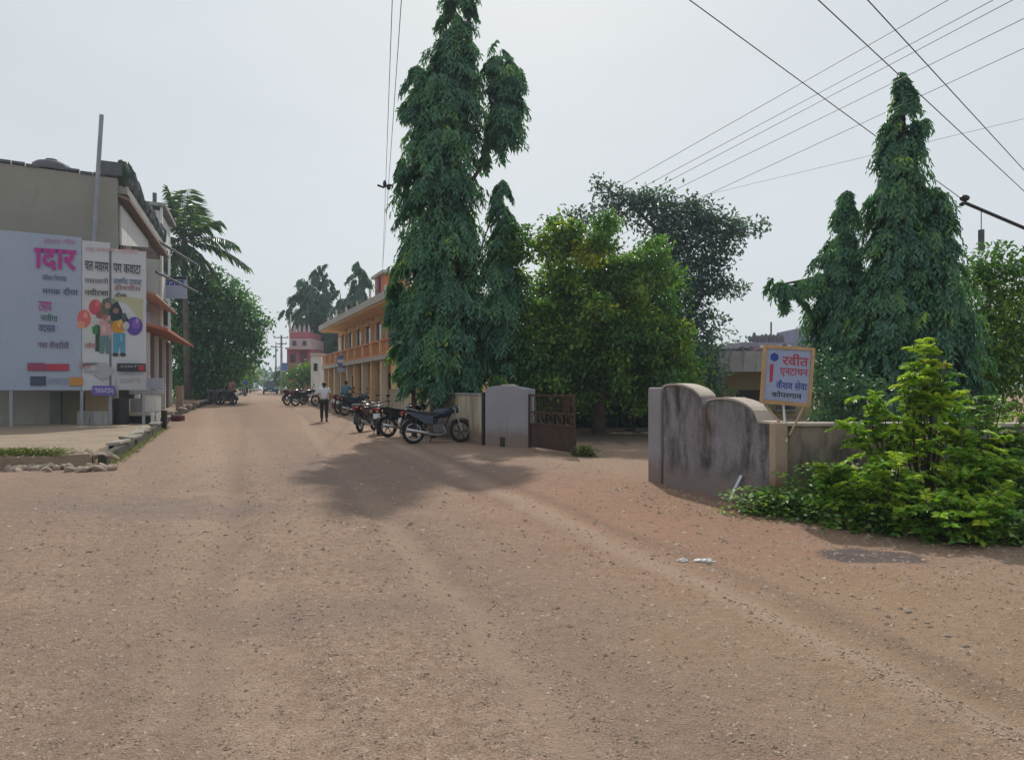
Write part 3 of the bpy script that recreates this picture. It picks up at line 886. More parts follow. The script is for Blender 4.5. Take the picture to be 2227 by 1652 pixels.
tree('shade_tree', 'broad bushy yellow-green tree behind the gate', base, clump_leaves(cl, YB, 2700, .18, .1, 5, .35, .4, 1.0, .25), M_green,
     [([(base.x, 25.6, -.2), (base.x + .1, 25.6, 1.5), (base.x, 25.5, 2.6)], [.24, .2, .17]),
      ([(base.x, 25.5, 2.4), W(1230, 690, 25.3), W(1190, 570, 25)], [.15, .1, .04]), ([(base.x, 25.5, 2.4), W(1330, 680, 25), W(1310, 560, 25)], [.14, .09, .03]),
      ([(base.x, 25.5, 2.4), W(1400, 720, 25.6), W(1430, 620, 25.6)], [.13, .08, .03])])

# spreading dark tree behind it
YR = 33.0
cl = [(1302, 398, 17), (1318, 406, 12), (1345, 428, 28, 0, .6), (1385, 432, 26, 0, .6), (1360, 455, 42, 0, .6), (1430, 440, 40, 0, .6), (1420, 470, 45, 0, .6), (1485, 445, 34, 0, .6), (1490, 480, 50, 0, .6), (1540, 470, 45, 0, .6), (1560, 500, 50, 0, .6),
      (1500, 520, 50, 0, .55), (1595, 500, 26, 0, .6), (1635, 500, 20, 0, .7), (1655, 492, 12), (1570, 530, 40, 0, .5), (1450, 520, 55, 0, .6), (1500, 575, 55, 0, .45), (1545, 570, 40, 0, .45), (1490, 620, 55, 0, .5), (1545, 618, 44, 0, .45), (1580, 630, 30, 0, .5),
      (1470, 670, 55, 0, .7), (1520, 690, 36, 0, .8), (1535, 730, 30, 0, 1.2), (1480, 740, 60), (1520, 770, 40), (1440, 600, 60), (1570, 700, 12), (1578, 715, 9), (1430, 720, 60), (1460, 800, 60), (1300, 470, 30), (1250, 470, 14), (1240, 462, 10), (1530, 830, 45)]
base = Vector((gx(1480, 33), 33, 0))
tree('spreading_tree', 'spreading blue-dark fine-leaved tree behind the yellow-green tree', base, clump_leaves(cl, YR, 640, .22, .11, 9, .1, .35, .8, .25), M_rain,
     [([(base.x, 33, -.2), (base.x, 33, 3.5), W(1470, 640, 33)], [.3, .24, .18]), ([W(1470, 650, 33), W(1500, 540, 33), W(1560, 505, 33), W(1640, 498, 33)], [.15, .1, .06, .02]),
      ([W(1470, 650, 33), W(1430, 500, 33), W(1370, 445, 33), W(1308, 400, 33)], [.15, .1, .06, .02]), ([W(1480, 720, 33), W(1530, 640, 33), W(1580, 620, 33)], [.12, .07, .02])])

# right hand mast trees behind the wall
YQ = 16.5
cols = [
    [(1963, 165, 3), (1966, 195, 12), (1968, 230, 24), (1962, 270, 32), (1958, 320, 42), (1955, 380, 50), (1950, 440, 52), (1948, 520, 56), (1945, 600, 64), (1940, 700, 72), (1945, 800, 75), (1950, 900, 60)],
    [(2005, 405, 20), (2020, 430, 44), (2022, 490, 52), (2018, 560, 62), (2025, 640, 72), (2030, 730, 80), (2035, 830, 80), (2040, 920, 50)],
    [(2000, 255, 4), (2008, 266, 8), (2014, 272, 3)],
]
base = Vector((gx(1975, YQ), YQ, 0))
tree('mast_tree', 'tall pointed columnar tree behind the low wall on the right', base, column_leaves(cols, YQ, 9200, 9, .32, .15, .052, 13, lump=.2, per_bough=11), M_ashoka,
     [([(base.x, YQ, -.2), (base.x - .05, YQ, 4), W(1965, 190, YQ)], [.17, .12, .02]), ([(base.x, YQ, 1.5), W(2020, 640, YQ), W(2010, 420, YQ)], [.1, .08, .02])])
YQ2 = 17.6
cols = [
    [(1843, 418, 3), (1840, 450, 16), (1832, 490, 28), (1828, 540, 38), (1830, 600, 52), (1838, 660, 62), (1842, 740, 66), (1845, 830, 68), (1848, 900, 50)],
    [(1683, 612, 8), (1695, 622, 16), (1720, 630, 20), (1745, 618, 16), (1770, 605, 20), (1800, 600, 26)],
    [(1700, 630, 7), (1704, 645, 8), (1706, 660, 3)], [(1735, 640, 8), (1738, 658, 9), (1736, 670, 3)],
]
base = Vector((gx(1842, YQ2), YQ2, 0))
tree('mast_tree', 'shorter cone-shaped tree with one low branch reaching left, behind the wall', base, column_leaves(cols, YQ2, 5200, 9, .32, .15, .05, 17, lump=.3), M_ashoka,
     [([(base.x, YQ2, -.2), (base.x, YQ2, 3), W(1842, 440, YQ2)], [.14, .1, .02]), ([W(1840, 650, YQ2), W(1790, 602, YQ2), W(1700, 618, YQ2)], [.07, .05, .02])])
YQ3 = 19.0
base = Vector((gx(2150, YQ3), YQ3, 0))
tree('leafy_tree', 'light green leafy tree at the far right behind the tall pointed tree', base,
     clump_leaves([(2118, 590, 26), (2150, 570, 40), (2190, 600, 60), (2130, 660, 50), (2200, 700, 70), (2130, 740, 60), (2190, 800, 70), (2110, 820, 60), (2150, 880, 60), (2230, 650, 60), (2240, 780, 70)], YQ3, 1500, .17, .08, 19, .3), M_green,
     [([(base.x, YQ3, -.2), (base.x, YQ3, 2), W(2150, 600, YQ3)], [.14, .1, .03])])
# dim undergrowth behind the wall
tree('bush', 'dark dense bush just behind the low wall right of the signboard', Vector((gx(1830, 13.5), 13.5, 0)),
     clump_leaves([(1800, 800, 32), (1830, 840, 40), (1790, 870, 30), (1870, 870, 45), (1840, 900, 40), (1800, 910, 30), (1920, 880, 50), (1780, 840, 18)], 13.5, 2100, .12, .055, 23, .3), M_far,
     [([(gx(1830, 13.5), 13.5, -.1), W(1830, 850, 13.5)], [.05, .02])], cat='bush')

# ---- foreground shrubs on the right
def shrub_leaves(stems, seed, L=.075, Wd=.034, n_leaf=14, tw=.3, twigs=9, tmin=.05):
    """stems: polylines of world points; pinnate sprays along each"""
    r = np.random.default_rng(seed)
    Ps, Ds, Ns, Ti = [], [], [], []
    tubes = []
    for st in stems:
        st = [np.array(p, float) for p in st]
        tubes.append(st)
        for k in range(twigs):
            t = (k + r.random()) / twigs * (1 - tmin) + tmin
            s = t * (len(st) - 1); i = min(int(s), len(st) - 2); p = st[i] + (st[i + 1] - st[i]) * (s - i)
            a = r.random() * 6.28; el = r.uniform(-.35, 1.1)
            d = np.array([math.cos(a) * math.cos(el), math.sin(a) * math.cos(el), math.sin(el)])
            l = tw * r.uniform(.35, 1.35) * (1.0 - .15 * t)
            sd_ = np.cross(d, [0, 0, 1.0]); sd_ /= np.linalg.norm(sd_)
            base_t = r.random()
            for j in range(n_leaf):
                q = (j + 1) / n_leaf
                pp = p + d * l * q + np.array([0, 0, -.3 * l * q * q])
                for sg_ in (-1, 1):
                    Ps.append(pp); Ds.append(d * .55 + sd_ * sg_ * .9 + r.normal(0, .18, 3) + np.array([0, 0, -.1]))
                    Ns.append(np.array([0, 0, 1.0]) + r.normal(0, .35, 3)); Ti.append(min(1, max(0, base_t * .55 + .25 * t + r.random() * .25)))
    n = len(Ps)
    return (np.array(Ps), unit(np.array(Ds)), unit(np.array(Ns)), L * (.7 + .6 * r.random(n)), Wd * (.7 + .6 * r.random(n)), np.array(Ti)), tubes

def shrub(name, label, loc, stems, mat, seed, group=None, **kw):
    t = thing(name, label, 'shrub', loc, group)
    lv, tb = shrub_leaves(stems, seed, **kw)
    leafmesh('foliage', *lv, mat, t)
    m = MB()
    for s in tb: m.tube([tuple(p) for p in s], [max(.004, .016 * (1 - k / len(s))) for k in range(len(s))], 5)
    obj('stem', m, M_bark, t)
    return t
def fan(px, py, Y, tips, seed):
    """stems from a base pixel to tip pixels"""
    r = random.Random(seed)
    b = W(px, py, Y); b.z = max(b.z, gz(b.x, Y)); out = []
    for (tx, ty, dy) in tips:
        e = W(tx, ty, Y + dy); mid = b.lerp(e, .5) + Vector((r.uniform(-.06, .06), r.uniform(-.1, .1), .08))
        out.append([b + Vector((r.uniform(-.05, .05), r.uniform(-.05, .05), 0)), mid, e])
    return b, out
b_, st = fan(2010, 1130, 8.35, [(2020, 742, .2), (2035, 735, .1), (2010, 775, .1), (2045, 765, .1), (2060, 790, 0), (1975, 825, .1), (2040, 830, 0), (2085, 860, .2), (1950, 900, .1), (2095, 930, 0), (1995, 800, 0), (2055, 820, .1), (1965, 850, .1), (2030, 870, -.1), (2075, 905, 0), (1985, 930, -.1), (2010, 960, -.3)], 1)
shrub('tall_shrub', 'tallest bright yellow-green shrub standing in front of the low wall', b_, st, M_shrub, 31, twigs=8, L=.09, Wd=.048, tmin=.62, tw=.25)
b_, st = fan(1935, 1120, 8.5, [(1880, 862, .1), (1860, 905, 0), (1905, 870, .2), (1925, 900, 0), (1850, 925, 0), (1940, 930, -.1), (1890, 960, -.2), (1960, 985, -.2), (1915, 1000, -.3)], 2)
shrub('tall_shrub', 'shorter yellow-green shrub left of the tallest one, overhanging the wall top', b_, st, M_shrub, 32, twigs=8, L=.09, Wd=.048, tmin=.55, tw=.25)
b_, st = fan(2110, 1150, 8.0, [(2090, 925, .1), (2130, 935, .1), (2080, 990, 0), (2140, 990, 0), (2110, 1040, -.2), (2060, 1020, -.1), (2170, 1010, 0), (2190, 960, .2), (2215, 1040, 0), (2150, 1080, -.3)], 3)
shrub('tall_shrub', 'dense mid-green shrub at the right edge below the tallest one', b_, st, M_shrub, 33, twigs=13, L=.08, Wd=.042, tmin=.3)
b_, st = fan(1960, 1150, 7.9, [(1900, 1010, 0), (1950, 1000, 0), (2000, 1020, 0), (1980, 1060, -.1), (1930, 1070, -.1), (2040, 1060, -.1), (1880, 1060, 0), (2020, 1100, -.2)], 4)
shrub('low_shrub', 'low leafy shrub in front of the dark wall panel', b_, st, M_shrub, 34, twigs=9, L=.085, Wd=.045)
b_, st = fan(1840, 1130, 8.3, [(1790, 1030, 0), (1830, 1020, 0), (1870, 1030, 0), (1810, 1070, -.1), (1860, 1080, -.1), (1770, 1060, 0)], 5)
shrub('low_shrub', 'small rounded shrub right of the beige corner post', b_, st, M_shrub, 35, twigs=9, L=.09, Wd=.055)
b_, st = fan(2080, 1180, 7.4, [(2010, 1090, 0), (2060, 1080, 0), (2110, 1090, 0), (2160, 1100, 0), (2040, 1130, -.1), (2130, 1140, -.1), (2210, 1120, 0), (2190, 1060, .1)], 6)
shrub('low_shrub', 'low yellowing shrub in the lower right corner of the hedge', b_, st, M_shrub, 36, twigs=9, L=.08, Wd=.045)

b_, st = fan(2160, 1120, 8.6, [(2080, 880, .1), (2110, 860, .2), (2140, 890, 0), (2180, 870, .1), (2220, 890, 0), (2250, 930, 0), (2100, 930, 0), (2170, 930, -.1), (2060, 940, 0), (2210, 960, -.1)], 8)
shrub('tall_shrub', 'dark green shrub behind the dense one at the right edge, against the wall', b_, st, M_shrubd, 38, twigs=18, L=.085, Wd=.045)

def weeds(name, label, pts, n, L, Wd, mat, seed, h, spread):
    r = np.random.default_rng(seed)
    P, D, N = [], [], []
    for _ in range(n):
        i = r.integers(0, len(pts) - 1); t = r.random()
        p = np.array(pts[i]) + (np.array(pts[i + 1]) - np.array(pts[i])) * t
        x, y = p[0] + r.normal(0, spread), p[1] + r.normal(0, spread * .6)
        z = gz(x, y) + h * r.random() ** 1.5
        P.append((x, y, z)); a = r.random() * 6.28
        D.append((math.cos(a), math.sin(a), r.uniform(-.3, .7))); N.append((r.normal(0, .4), r.normal(0, .4), 1))
    n = len(P)
    o = leafmesh(name, np.array(P), unit(np.array(D)), unit(np.array(N)), L * (.6 + .8 * r.random(n)), Wd * (.6 + .8 * r.random(n)), r.random(n), mat, None, kind='stuff')
    o['label'] = label
    return o
weeds('ground_weeds', 'low green weeds creeping along the foot of the right wall', [(3.05, 9.3), (3.5, 8.9), (3.9, 8.3), (4.6, 7.6), (5.6, 7.2), (6.6, 7.4)], 9500, .075, .042, M_shrubd, 41, .3, .22)
weeds('ground_weeds', 'thick green undergrowth filling the gap between shrubs and low wall', [(3.7, 9.1), (4.4, 8.7), (5.2, 8.5), (6.2, 8.4), (7.4, 8.4)], 9000, .085, .05, M_shrubd, 42, .62, .24)
weeds('verge_grass', 'strip of short grass at the verge corner below the billboard', [(-10.6, 14.4), (-9.8, 14.4), (-8.9, 14.6)], 2500, .12, .014, M_grass, 43, .12, .22).location.z = .24
weeds('gate_grass', 'small yellow-green grass tuft at the free end of the rusty gate', [(1.55, 17.2), (1.75, 17.1)], 420, .16, .02, M_grass, 44, .22, .1)

# grass along the kerb foot
weeds('kerb_grass', 'thin grass growing along the foot of the kerb', [(kx(15.2) + .25, 15.2), (kx(22) + .22, 22), (kx(30) + .22, 30)], 1500, .1, .012, M_grass, 45, .05, .07)

# ------------------------------------------------------------------ left street row: grey corner building
M_greywall = mk('grey_side_wall', (.3, .295, .26), (.25, .245, .215), .7, .9, .2, 20, stain=(.17, .17, .155), stain_amt=(.58, .8), ss=(2, 2, .3))
M_whitewall = mk('white_wall', (.62, .63, .62), (.5, .51, .5), .9, .9, .2, 20, stain=(.33, .34, .33), stain_amt=(.55, .8), ss=(2, 2, .4))
M_greengrey = mk('greengrey_wall', (.3, .32, .29), (.22, .24, .22), 1.2, .9, .2, 20, stain=(.12, .12, .1), stain_amt=(.55, .8))
M_tile = mk('brown_eave', (.22, .155, .125), (.14, .1, .08), 2, .85, .3, 20)
M_awn_o = mk('orange_awning', (.5, .19, .12), (.38, .14, .09), 3, .75, .1, 30)
M_awn_b = mk('brown_awning', (.36, .24, .17), (.26, .18, .13), 3, .8, .1, 30)
M_junk = mk('rooftop_clutter', (.14, .15, .17), (.07, .075, .085), 4, .8, .3, 30)
AX, AY = -14.83, 28.0
fd = Vector((-.34, 1, 0)).normalized()           # along the street
wd_ = Vector((-1.6, -1, 0)).normalized()          # along the grey side wall
ff = Frame((AX, AY), fd); ff.n = -ff.n if ff.n.x < 0 else ff.n
lb = thing('corner_building', 'tall building with plain grey side wall behind the billboard', 'building', (AX, AY, .2))
def slab(name, o, u0, u1, w0, w1, z0, z1, mat, parent, bev=0):
    """block with sheared plan: fd for u, wd_ for w"""
    o = Vector(o)
    p = []
    for z in (z0, z1):
        for (u, w__) in ((u0, w0), (u1, w0), (u1, w1), (u0, w1)):
            q = o + fd * u + wd_ * w__; p.append(Vector((q.x, q.y, z)))
    return obj(name, MB().hexa(p), mat, parent, bevel=bev)
O = (AX, AY, 0)
slab('side_wall', O, 0, .25, 0, 13, 0, 9.45, M_greywall, lb)
slab('front_wall', O, .26, 13.0, .9, 1.15, 3.3, 8.5, M_whitewall, lb)
slab('back_block', O, .26, 13.0, 1.2, 12.8, 0, 8.4, M_greywall, lb)
slab('roof_slab', O, .26, 13.0, .02, 12.9, 8.52, 8.75, M_concrete, lb)
slab('parapet', O, .26, 13.0, -.3, .3, 8.95, 9.25, M_concrete, lb)
slab('shop_back', O, .26, 13.0, 1.16, 1.19, 0.2, 3.3, M_interior, lb)
def lean(name, u0, u1, z_in, z_out, d0, d1, th, mat):
    p = [ff.P(u0, z_in, d0), ff.P(u1, z_in, d0), ff.P(u1, z_out, d1), ff.P(u0, z_out, d1)]
    return obj(name, MB().hexa(p + [q + Vector((0, 0, th)) for q in p]), mat, lb)
lean('eave', .05, 13.2, 8.85, 8.62, -.2, .42, .12, M_tile)
lean('awning', 6.5, 16.0, 6.2, 5.85, -.6, .55, .1, mk('tan_awning', (.46, .36, .27), (.36, .28, .2), 3, .8))
lean('awning', 4.0, 17.5, 4.55, 4.05, -.6, 1.3, .12, M_awn_o)
g = MB(); ff.box(g, 5.0, 12.8, 4.75, 5.6, -.55, -.45); obj('shop_fascia', g, flat('fascia_blue', (.33, .36, .47), .5), lb)
for k in range(9):
    u = 1.6 + k * 1.45
    g = MB(); ff.box(g, u, u + .18, .2, 4.0, .35, .53); obj('veranda_post', g, M_tile if k % 2 else M_whitewall, lb)
for u in (2.0, 5.5, 8.7):
    g = MB(); ff.box(g, u, u + 1.1, 6.6, 8.0, -.84, -.76); w_ = obj('window', g, M_glassdark, lb)
    g = MB()
    for a in (u - .05, u + .52, u + 1.1): ff.box(g, a, a + .05, 6.55, 8.05, -.75, -.7)
    obj('frame', g, M_white, w_)
# sloping gable boards, white under the eave
g = MB().prism([(.3, 8.5), (7.5, 8.5), (7.5, 8.2), (.3, 7.0)], ff.P, .02, .1); obj('white_gable', g, M_whitewall, lb)
# clutter along the roof edge
for k in range(26):
    u = .3 + k * .48 + random.uniform(-.1, .1); h_ = random.uniform(.5, 1.15)
    m = rock(50 + k, .3); m.v = [(x, y, z * (h_ / .3)) for x, y, z in m.v]
    q = ff.P(u, 9.2 + h_ * .5, .1); m.v = [(x + q.x, y + q.y, z + q.z) for x, y, z in m.v]
    obj('potted_plant', m, M_junk if k % 3 else mk('pot_plant_green', (.06, .09, .06), (.03, .05, .03), 6), lb)
for k in range(22):
    q = Vector(O) + wd_ * (.2 + k * .42) + fd * .12
    obj('coping_tile', MB().box((q.x, q.y, 9.5 + random.uniform(0, .05)), (.4, .34, .09), math.atan2(wd_.y, wd_.x), random.uniform(-.08, .08)), M_junk, lb)
q = Vector(O) + wd_ * .3
obj('corner_stub', MB().box((q.x, q.y + .2, 9.78), (.72, .5, .5), .5), M_junk, lb)

# second building further along
lb2 = thing('shop_building', 'taller pale grey building beyond the corner building on the left', 'building', (AX - 4.6, AY + 13.6, .4))
O2 = Vector(O) + fd * 13.6
slab('wall', O2, 0, 5.2, 0.1, 9, 0, 11.3, M_whitewall, lb2)
slab('corner_strip', O2, -.05, .3, -.02, .09, 0, 11.5, M_white, lb2)
slab('roof_slab', O2, -.2, 5.4, -.2, 9.2, 11.52, 11.7, M_concrete, lb2)
for z in (2.4, 5.2, 8.2):
    p = ff.P
    g = MB(); ff.box(g, 15.2, 16.6, z, z + 1.4, -.08, -.02); obj('window', g, M_glassdark, lb2)
for k in range(6):
    q = O2 + wd_ * (.4 + k * 1.1) + fd * .3
    obj('roof_post', MB().box((q.x, q.y, 12.0 + .1 * (k % 3)), (.16, .16, .6 + .2 * (k % 2))), M_junk, lb2)
for z in (8.95, 7.35):
    q0 = ff.P(9.5, z, .2); q1 = ff.P(16.5, z - .1, 1.6)
    tag(obj('iron_beam', MB().tube([q0, q1], .07, 6), M_junk), 'upper dark iron beam between the left shop fronts' if z > 8 else 'lower dark iron beam carrying the blue hanging sign', 'beam')
# hanging blue sign
q = W(380, 625, 43.5)
hs = thing('hanging_sign', 'pale blue hanging sign projecting from the left shop fronts', 'sign', (q.x, q.y, q.z - .7))
obj('board', MB().box(q, (1.35, .08, 1.3), .15), flat('sign_pale_blue', (.38, .42, .58), .5), hs)
fs_ = Frame((q.x, q.y), (math.cos(.15), math.sin(.15))); fs_.n = -fs_.n if fs_.n.y > 0 else fs_.n
obj('dark_lettering', glyphs(MB(), lambda u, v, d: fs_.P(u, q.z - v, d), -.55, .55, -.45, -.1, 4, .045, .05, 21, .3), M_blue, hs)
obj('header_strip', MB().box((q.x, q.y - .06, q.z + .55), (1.35, .05, .16), .15), M_blk, hs)

# roof water tank
q = W(112, 352, 27.6)
wt = thing('water_tank', 'dark domed water tank on the grey building roof', 'water tank', (q.x, q.y, 9.4))
prof = [(.05, 1.0), (.25, .98), (.5, .86), (.62, .7), (.64, .35), (.64, 0)]
m = MB(); n = 18
for r_, z in prof:
    for k in range(n): m.v.append((q.x + r_ * math.cos(2 * math.pi * k / n), q.y + r_ * math.sin(2 * math.pi * k / n), 9.42 + z * .55))
for j in range(len(prof) - 1):
    for k in range(n): m.f.append((j * n + k, j * n + (k + 1) % n, (j + 1) * n + (k + 1) % n, (j + 1) * n + k))
m.f.append(tuple(range(n)))
obj('tank_body', m, mk('tank_grey', (.13, .135, .15), (.08, .085, .095), 3, .6), wt, smooth=True)
obj('lid', MB().tube([(q.x, q.y, 9.965), (q.x, q.y, 10.03)], .2, 12), M_junk, wt)

# steel pole beside the billboard
p0, p1 = W(196, 640, 27.2), W(221, 250, 27.2)
p0 = p1 + (p0 - p1) * 1.0
low = p1 + (p0 - p1) * ((p1.z - .2) / (p1.z - p0.z))
tag(obj('steel_pole', MB().tube([low, p1], .075, 10), M_steel), 'slightly leaning grey steel pole rising behind the billboard', 'pole')

# ------------------------------------------------------------------ billboard
BR = Vector((gx(318, 27.2) , 27.2, 0))
bdir = Vector((-1.6, -1, 0)).normalized()
fb = Frame((BR.x, BR.y), -bdir); fb.n = -fb.n if fb.n.y > 0 else fb.n     # u to the right, u=0 at right edge
def bp(px, py):
    """photo position -> (u,z) in the billboard plane"""
    d = Vector(((px - CX) / F, 1, -(py - HY) / F))
    t = (BR - Vector((0, 0, 0))).dot(fb.n) / d.dot(fb.n)
    q = d * t
    return (Vector((q.x, q.y, 0)) - BR).dot(fb.u), CAMZ + q.z
bb = thing('billboard', 'large white and pale blue printed billboard on the left', 'billboard', (BR.x - 2, BR.y - 1, .24))
U1 = bp(178, 700)[0]; U2 = bp(240, 700)[0]; UL = bp(-40, 700)[0]
M_bluep = mk('banner_blue', (.36, .41, .52), (.31, .36, .48), .8, .55, .05, 20)
M_whp = mk('banner_white', (.54, .56, .6), (.48, .5, .55), .8, .55, .05, 20)
ztl, ztm, ztr = 6.85, 6.75, 6.55
for u0, u1, z1, mt in ((UL, U1 - .01, ztl, M_bluep), (U1 + .01, U2 - .01, ztm, M_whp), (U2 + .01, 0, ztr, M_whp)):
    g = MB(); fb.box(g, u0, u1, 1.5, z1, -.03, 0); obj('banner_panel', g, mt, bb)
for u in (UL + .8, U1, U2, -.08):
    g = MB(); fb.box(g, u - .05, u + .05, .1, 6.5, -.14, -.04); obj('support_post', g, M_steel, bb)
for z in (1.6, 3.2, 4.8, 6.3):
    g = MB(); fb.box(g, UL, 0, z, z + .06, -.2, -.145); obj('cross_rail', g, M_steel, bb)
g = MB(); fb.box(g, U2 - .035, U2 + .035, 1.5, 6.5, .003, .012); obj('seam_strip', g, flat('seam_grey', (.13, .15, .19)), bb)
def pz(pts): return [bp(*p) for p in pts]
def blob(cx, cy, rx, ry, n=16, jag=0.0, seed=0):
    rr = random.Random(seed)
    return [(cx + rx * math.cos(2 * math.pi * k / n) * (1 + jag * rr.uniform(-1, 1)), cy + ry * math.sin(2 * math.pi * k / n) * (1 + jag * rr.uniform(-1, 1))) for k in range(n)]
layer = [0.004]
def pr(name, pts, col, rough=.5):
    layer[0] += .0012
    mt = flat('ink_%d_%d_%d' % tuple(int(c * 255) for c in col), col, rough)
    return obj(name, MB().prism(pz(pts), fb.P, layer[0] - .001, layer[0]), mt, bb)
def rect(a, b, c, d): return [(a, d), (c, d), (c, b), (a, b)]
# yellow field and picture of figures with balloons
pr('yellow_field', [(248, 640), (312, 650), (310, 705), (300, 690), (275, 660), (246, 652)], (.45, .44, .28))
pr('pale_field', rect(182, 622, 236, 760), (.5, .52, .53))
pr('balloon', blob(183, 693, 15, 20), (.62, .14, .14)); pr('balloon', blob(207, 668, 14, 17), (.52, .07, .1))
pr('balloon', blob(176, 706, 9, 8), (.6, .28, .2))
pr('picture_figure', blob(233, 668, 13, 22, 14, .15, 3), (.08, .12, .08)); pr('picture_figure', blob(252, 690, 15, 32, 14, .18, 4), (.02, .04, .05)); pr('picture_figure', [(255, 668), (290, 705), (282, 715), (250, 712)], (.02, .035, .05))
pr('picture_figure', [(222, 688), (240, 686), (243, 735), (216, 737), (214, 705)], (.5, .3, .32)); pr('picture_figure', blob(217, 684, 9, 9), (.25, .08, .07))
pr('picture_figure', [(208, 706), (217, 708), (220, 764), (207, 764)], (.02, .06, .03)); pr('picture_figure', [(200, 712), (212, 705), (212, 726), (202, 726)], (.03, .2, .06))
pr('picture_figure', [(216, 730), (240, 729), (242, 768), (230, 769), (228, 748), (226, 769), (216, 768)], (.11, .2, .21))
pr('picture_figure', blob(256, 711, 15, 16, 14, .12, 7), (.55, .25, .03)); pr('picture_figure', [(246, 724), (272, 724), (272, 768), (262, 769), (260, 748), (256, 769), (246, 769)], (.07, .28, .42))
pr('picture_figure', blob(251, 771, 7, 4), (.03, .05, .05)); pr('picture_figure', blob(267, 771, 7, 4), (.03, .05, .05))
pr('balloon', blob(292, 709, 18, 20), (.1, .05, .32)); pr('balloon', blob(296, 704, 9, 11), (.2, .1, .42)); pr('balloon', blob(274, 708, 7, 9), (.45, .47, .5))
for a in ((234, 664, 6, 7, (.42, .25, .18)), (228, 690, 5, 6, (.3, .16, .12)), (252, 676, 6, 7, (.25, .15, .12)), (262, 700, 5, 5, (.6, .4, .1)), (240, 700, 6, 4, (.16, .2, .1)), (205, 700, 6, 8, (.5, .5, .46)), (186, 686, 5, 7, (.72, .3, .26)), (211, 662, 5, 6, (.66, .14, .16)),
          (226, 715, 4, 9, (.62, .42, .42)), (258, 706, 4, 7, (.7, .42, .1)), (298, 698, 4, 5, (.36, .24, .55)), (246, 655, 5, 6, (.2, .26, .16)), (238, 735, 3, 6, (.2, .3, .3)), (264, 735, 3, 8, (.16, .4, .55)), (270, 690, 6, 9, (.06, .09, .1))):
    pr('picture_figure', blob(a[0], a[1], a[2], a[3], 10, .2, int(a[0])), a[4])
# coloured boxes along the bottom
pr('maroon_bar', rect(60, 789, 98, 806), (.28, .05, .12)); pr('red_bar', rect(99, 791, 150, 806), (.4, .04, .08)); pr('pink_tag', rect(172, 788, 196, 800), (.5, .25, .25))
pr('dark_box', rect(66, 818, 100, 838), (.05, .07, .11)); pr('orange_box', rect(151, 820, 180, 838), (.5, .24, .05))
pr('grey_arch', [(175, 790)] + [(205 + 30 * math.cos(a), 800 - 12 * math.sin(a)) for a in (3.0, 2.5, 2.0, 1.57, 1.1, .6, .1)] + [(228, 802), (205, 793), (185, 795)], (.27, .3, .34))
pr('grey_blot', blob(225, 808, 20, 18, 14, .2, 9), (.36, .38, .41))
# lettering
layer[0] += .002
LET = 'कमनवरतपसदगजयलहशचटब'
def line(x0, x1, ya, yb, n, col, seed, bold=.3, drop=0.0):
    rr = random.Random(seed); tx = ''
    while len(tx) < n:
        for _ in range(rr.randint(2, 4)): tx += rr.choice(LET) + rr.choice(['', '', 'ा', 'ी'])
        tx += ' '
    d = layer[0]
    def fn(u, v, dd):
        x = x0 + (x1 - x0) * u; y = ya + (yb - ya) * v + drop * u
        return fb.P(*bp(x, y), dd)
    return obj('lettering', script(MB(), fn, tx.strip(), 0, 1, 0, 1, d, .012), flat('ink_%d_%d_%d' % tuple(int(c * 255) for c in col), col, .5), bb, fix=False)
K_, N_, P_, G_ = (.03, .035, .045), (.05, .08, .2), (.4, .03, .26), (.02, .12, .1)
line(184, 236, 567, 588, 4, K_, 31, .32, 5); line(246, 306, 573, 592, 5, K_, 32, .32, 5)
line(92, 145, 596, 610, 8, N_, 33, .3, 3); line(184, 236, 602, 615, 7, (.15, .1, .15), 34, .3, 3); line(246, 308, 602, 618, 7, N_, 35, .3, 3)
line(92, 170, 624, 640, 9, N_, 36, .34, 3); line(184, 236, 627, 642, 6, K_, 37, .3, 2); line(248, 306, 618, 632, 6, (.3, .12, .14), 38, .3, 3); line(250, 276, 636, 646, 3, K_, 39, .36, 1)
line(84, 112, 655, 676, 3, P_, 40, .36, 2); line(88, 125, 680, 697, 3, G_, 41, .38, 3); line(84, 120, 706, 722, 4, N_, 42, .38, 2)
line(82, 150, 740, 756, 6, (.14, .08, .14), 43, .36, 2); line(184, 210, 744, 756, 3, (.4, .1, .14), 44, .34, 0)
line(95, 165, 518, 530, 8, (.42, .2, .36), 45, .26, 2); line(186, 300, 535, 545, 10, (.52, .3, .32), 46, .24, 7); line(180, 216, 803, 812, 4, (.3, .3, .34), 47, .26, 0)
line(104, 148, 822, 838, 5, (.25, .3, .4), 48, .2, 0)
# the one large word that can be read
cu = bpy.data.curves.new('headline', 'FONT'); cu.body = 'ादार'; cu.offset = .028
to = bpy.data.objects.new('headline_tmp', cu); C.objects.link(to)
dg = bpy.context.evaluated_depsgraph_get()
tm = to.evaluated_get(dg).to_mesh()
vx = np.array([v.co[:] for v in tm.vertices]); tf = [tuple(p.vertices) for p in tm.polygons]
bpy.data.objects.remove(to)
x0, x1, y0, y1 = vx[:, 0].min(), vx[:, 0].max(), vx[:, 1].min(), vx[:, 1].max()
m = MB()
d_ = layer[0] + .001
for x, y, _ in vx:
    a = (x - x0) / (x1 - x0); b_ = (y1 - y) / (y1 - y0)
    m.v.append(tuple(fb.P(*bp(74 + 92 * a, 539 + 6 * a + 47 * b_), d_)))
m.f = tf
obj('pink_headline', m, flat('ink_pink', P_, .5), bb, fix=False)

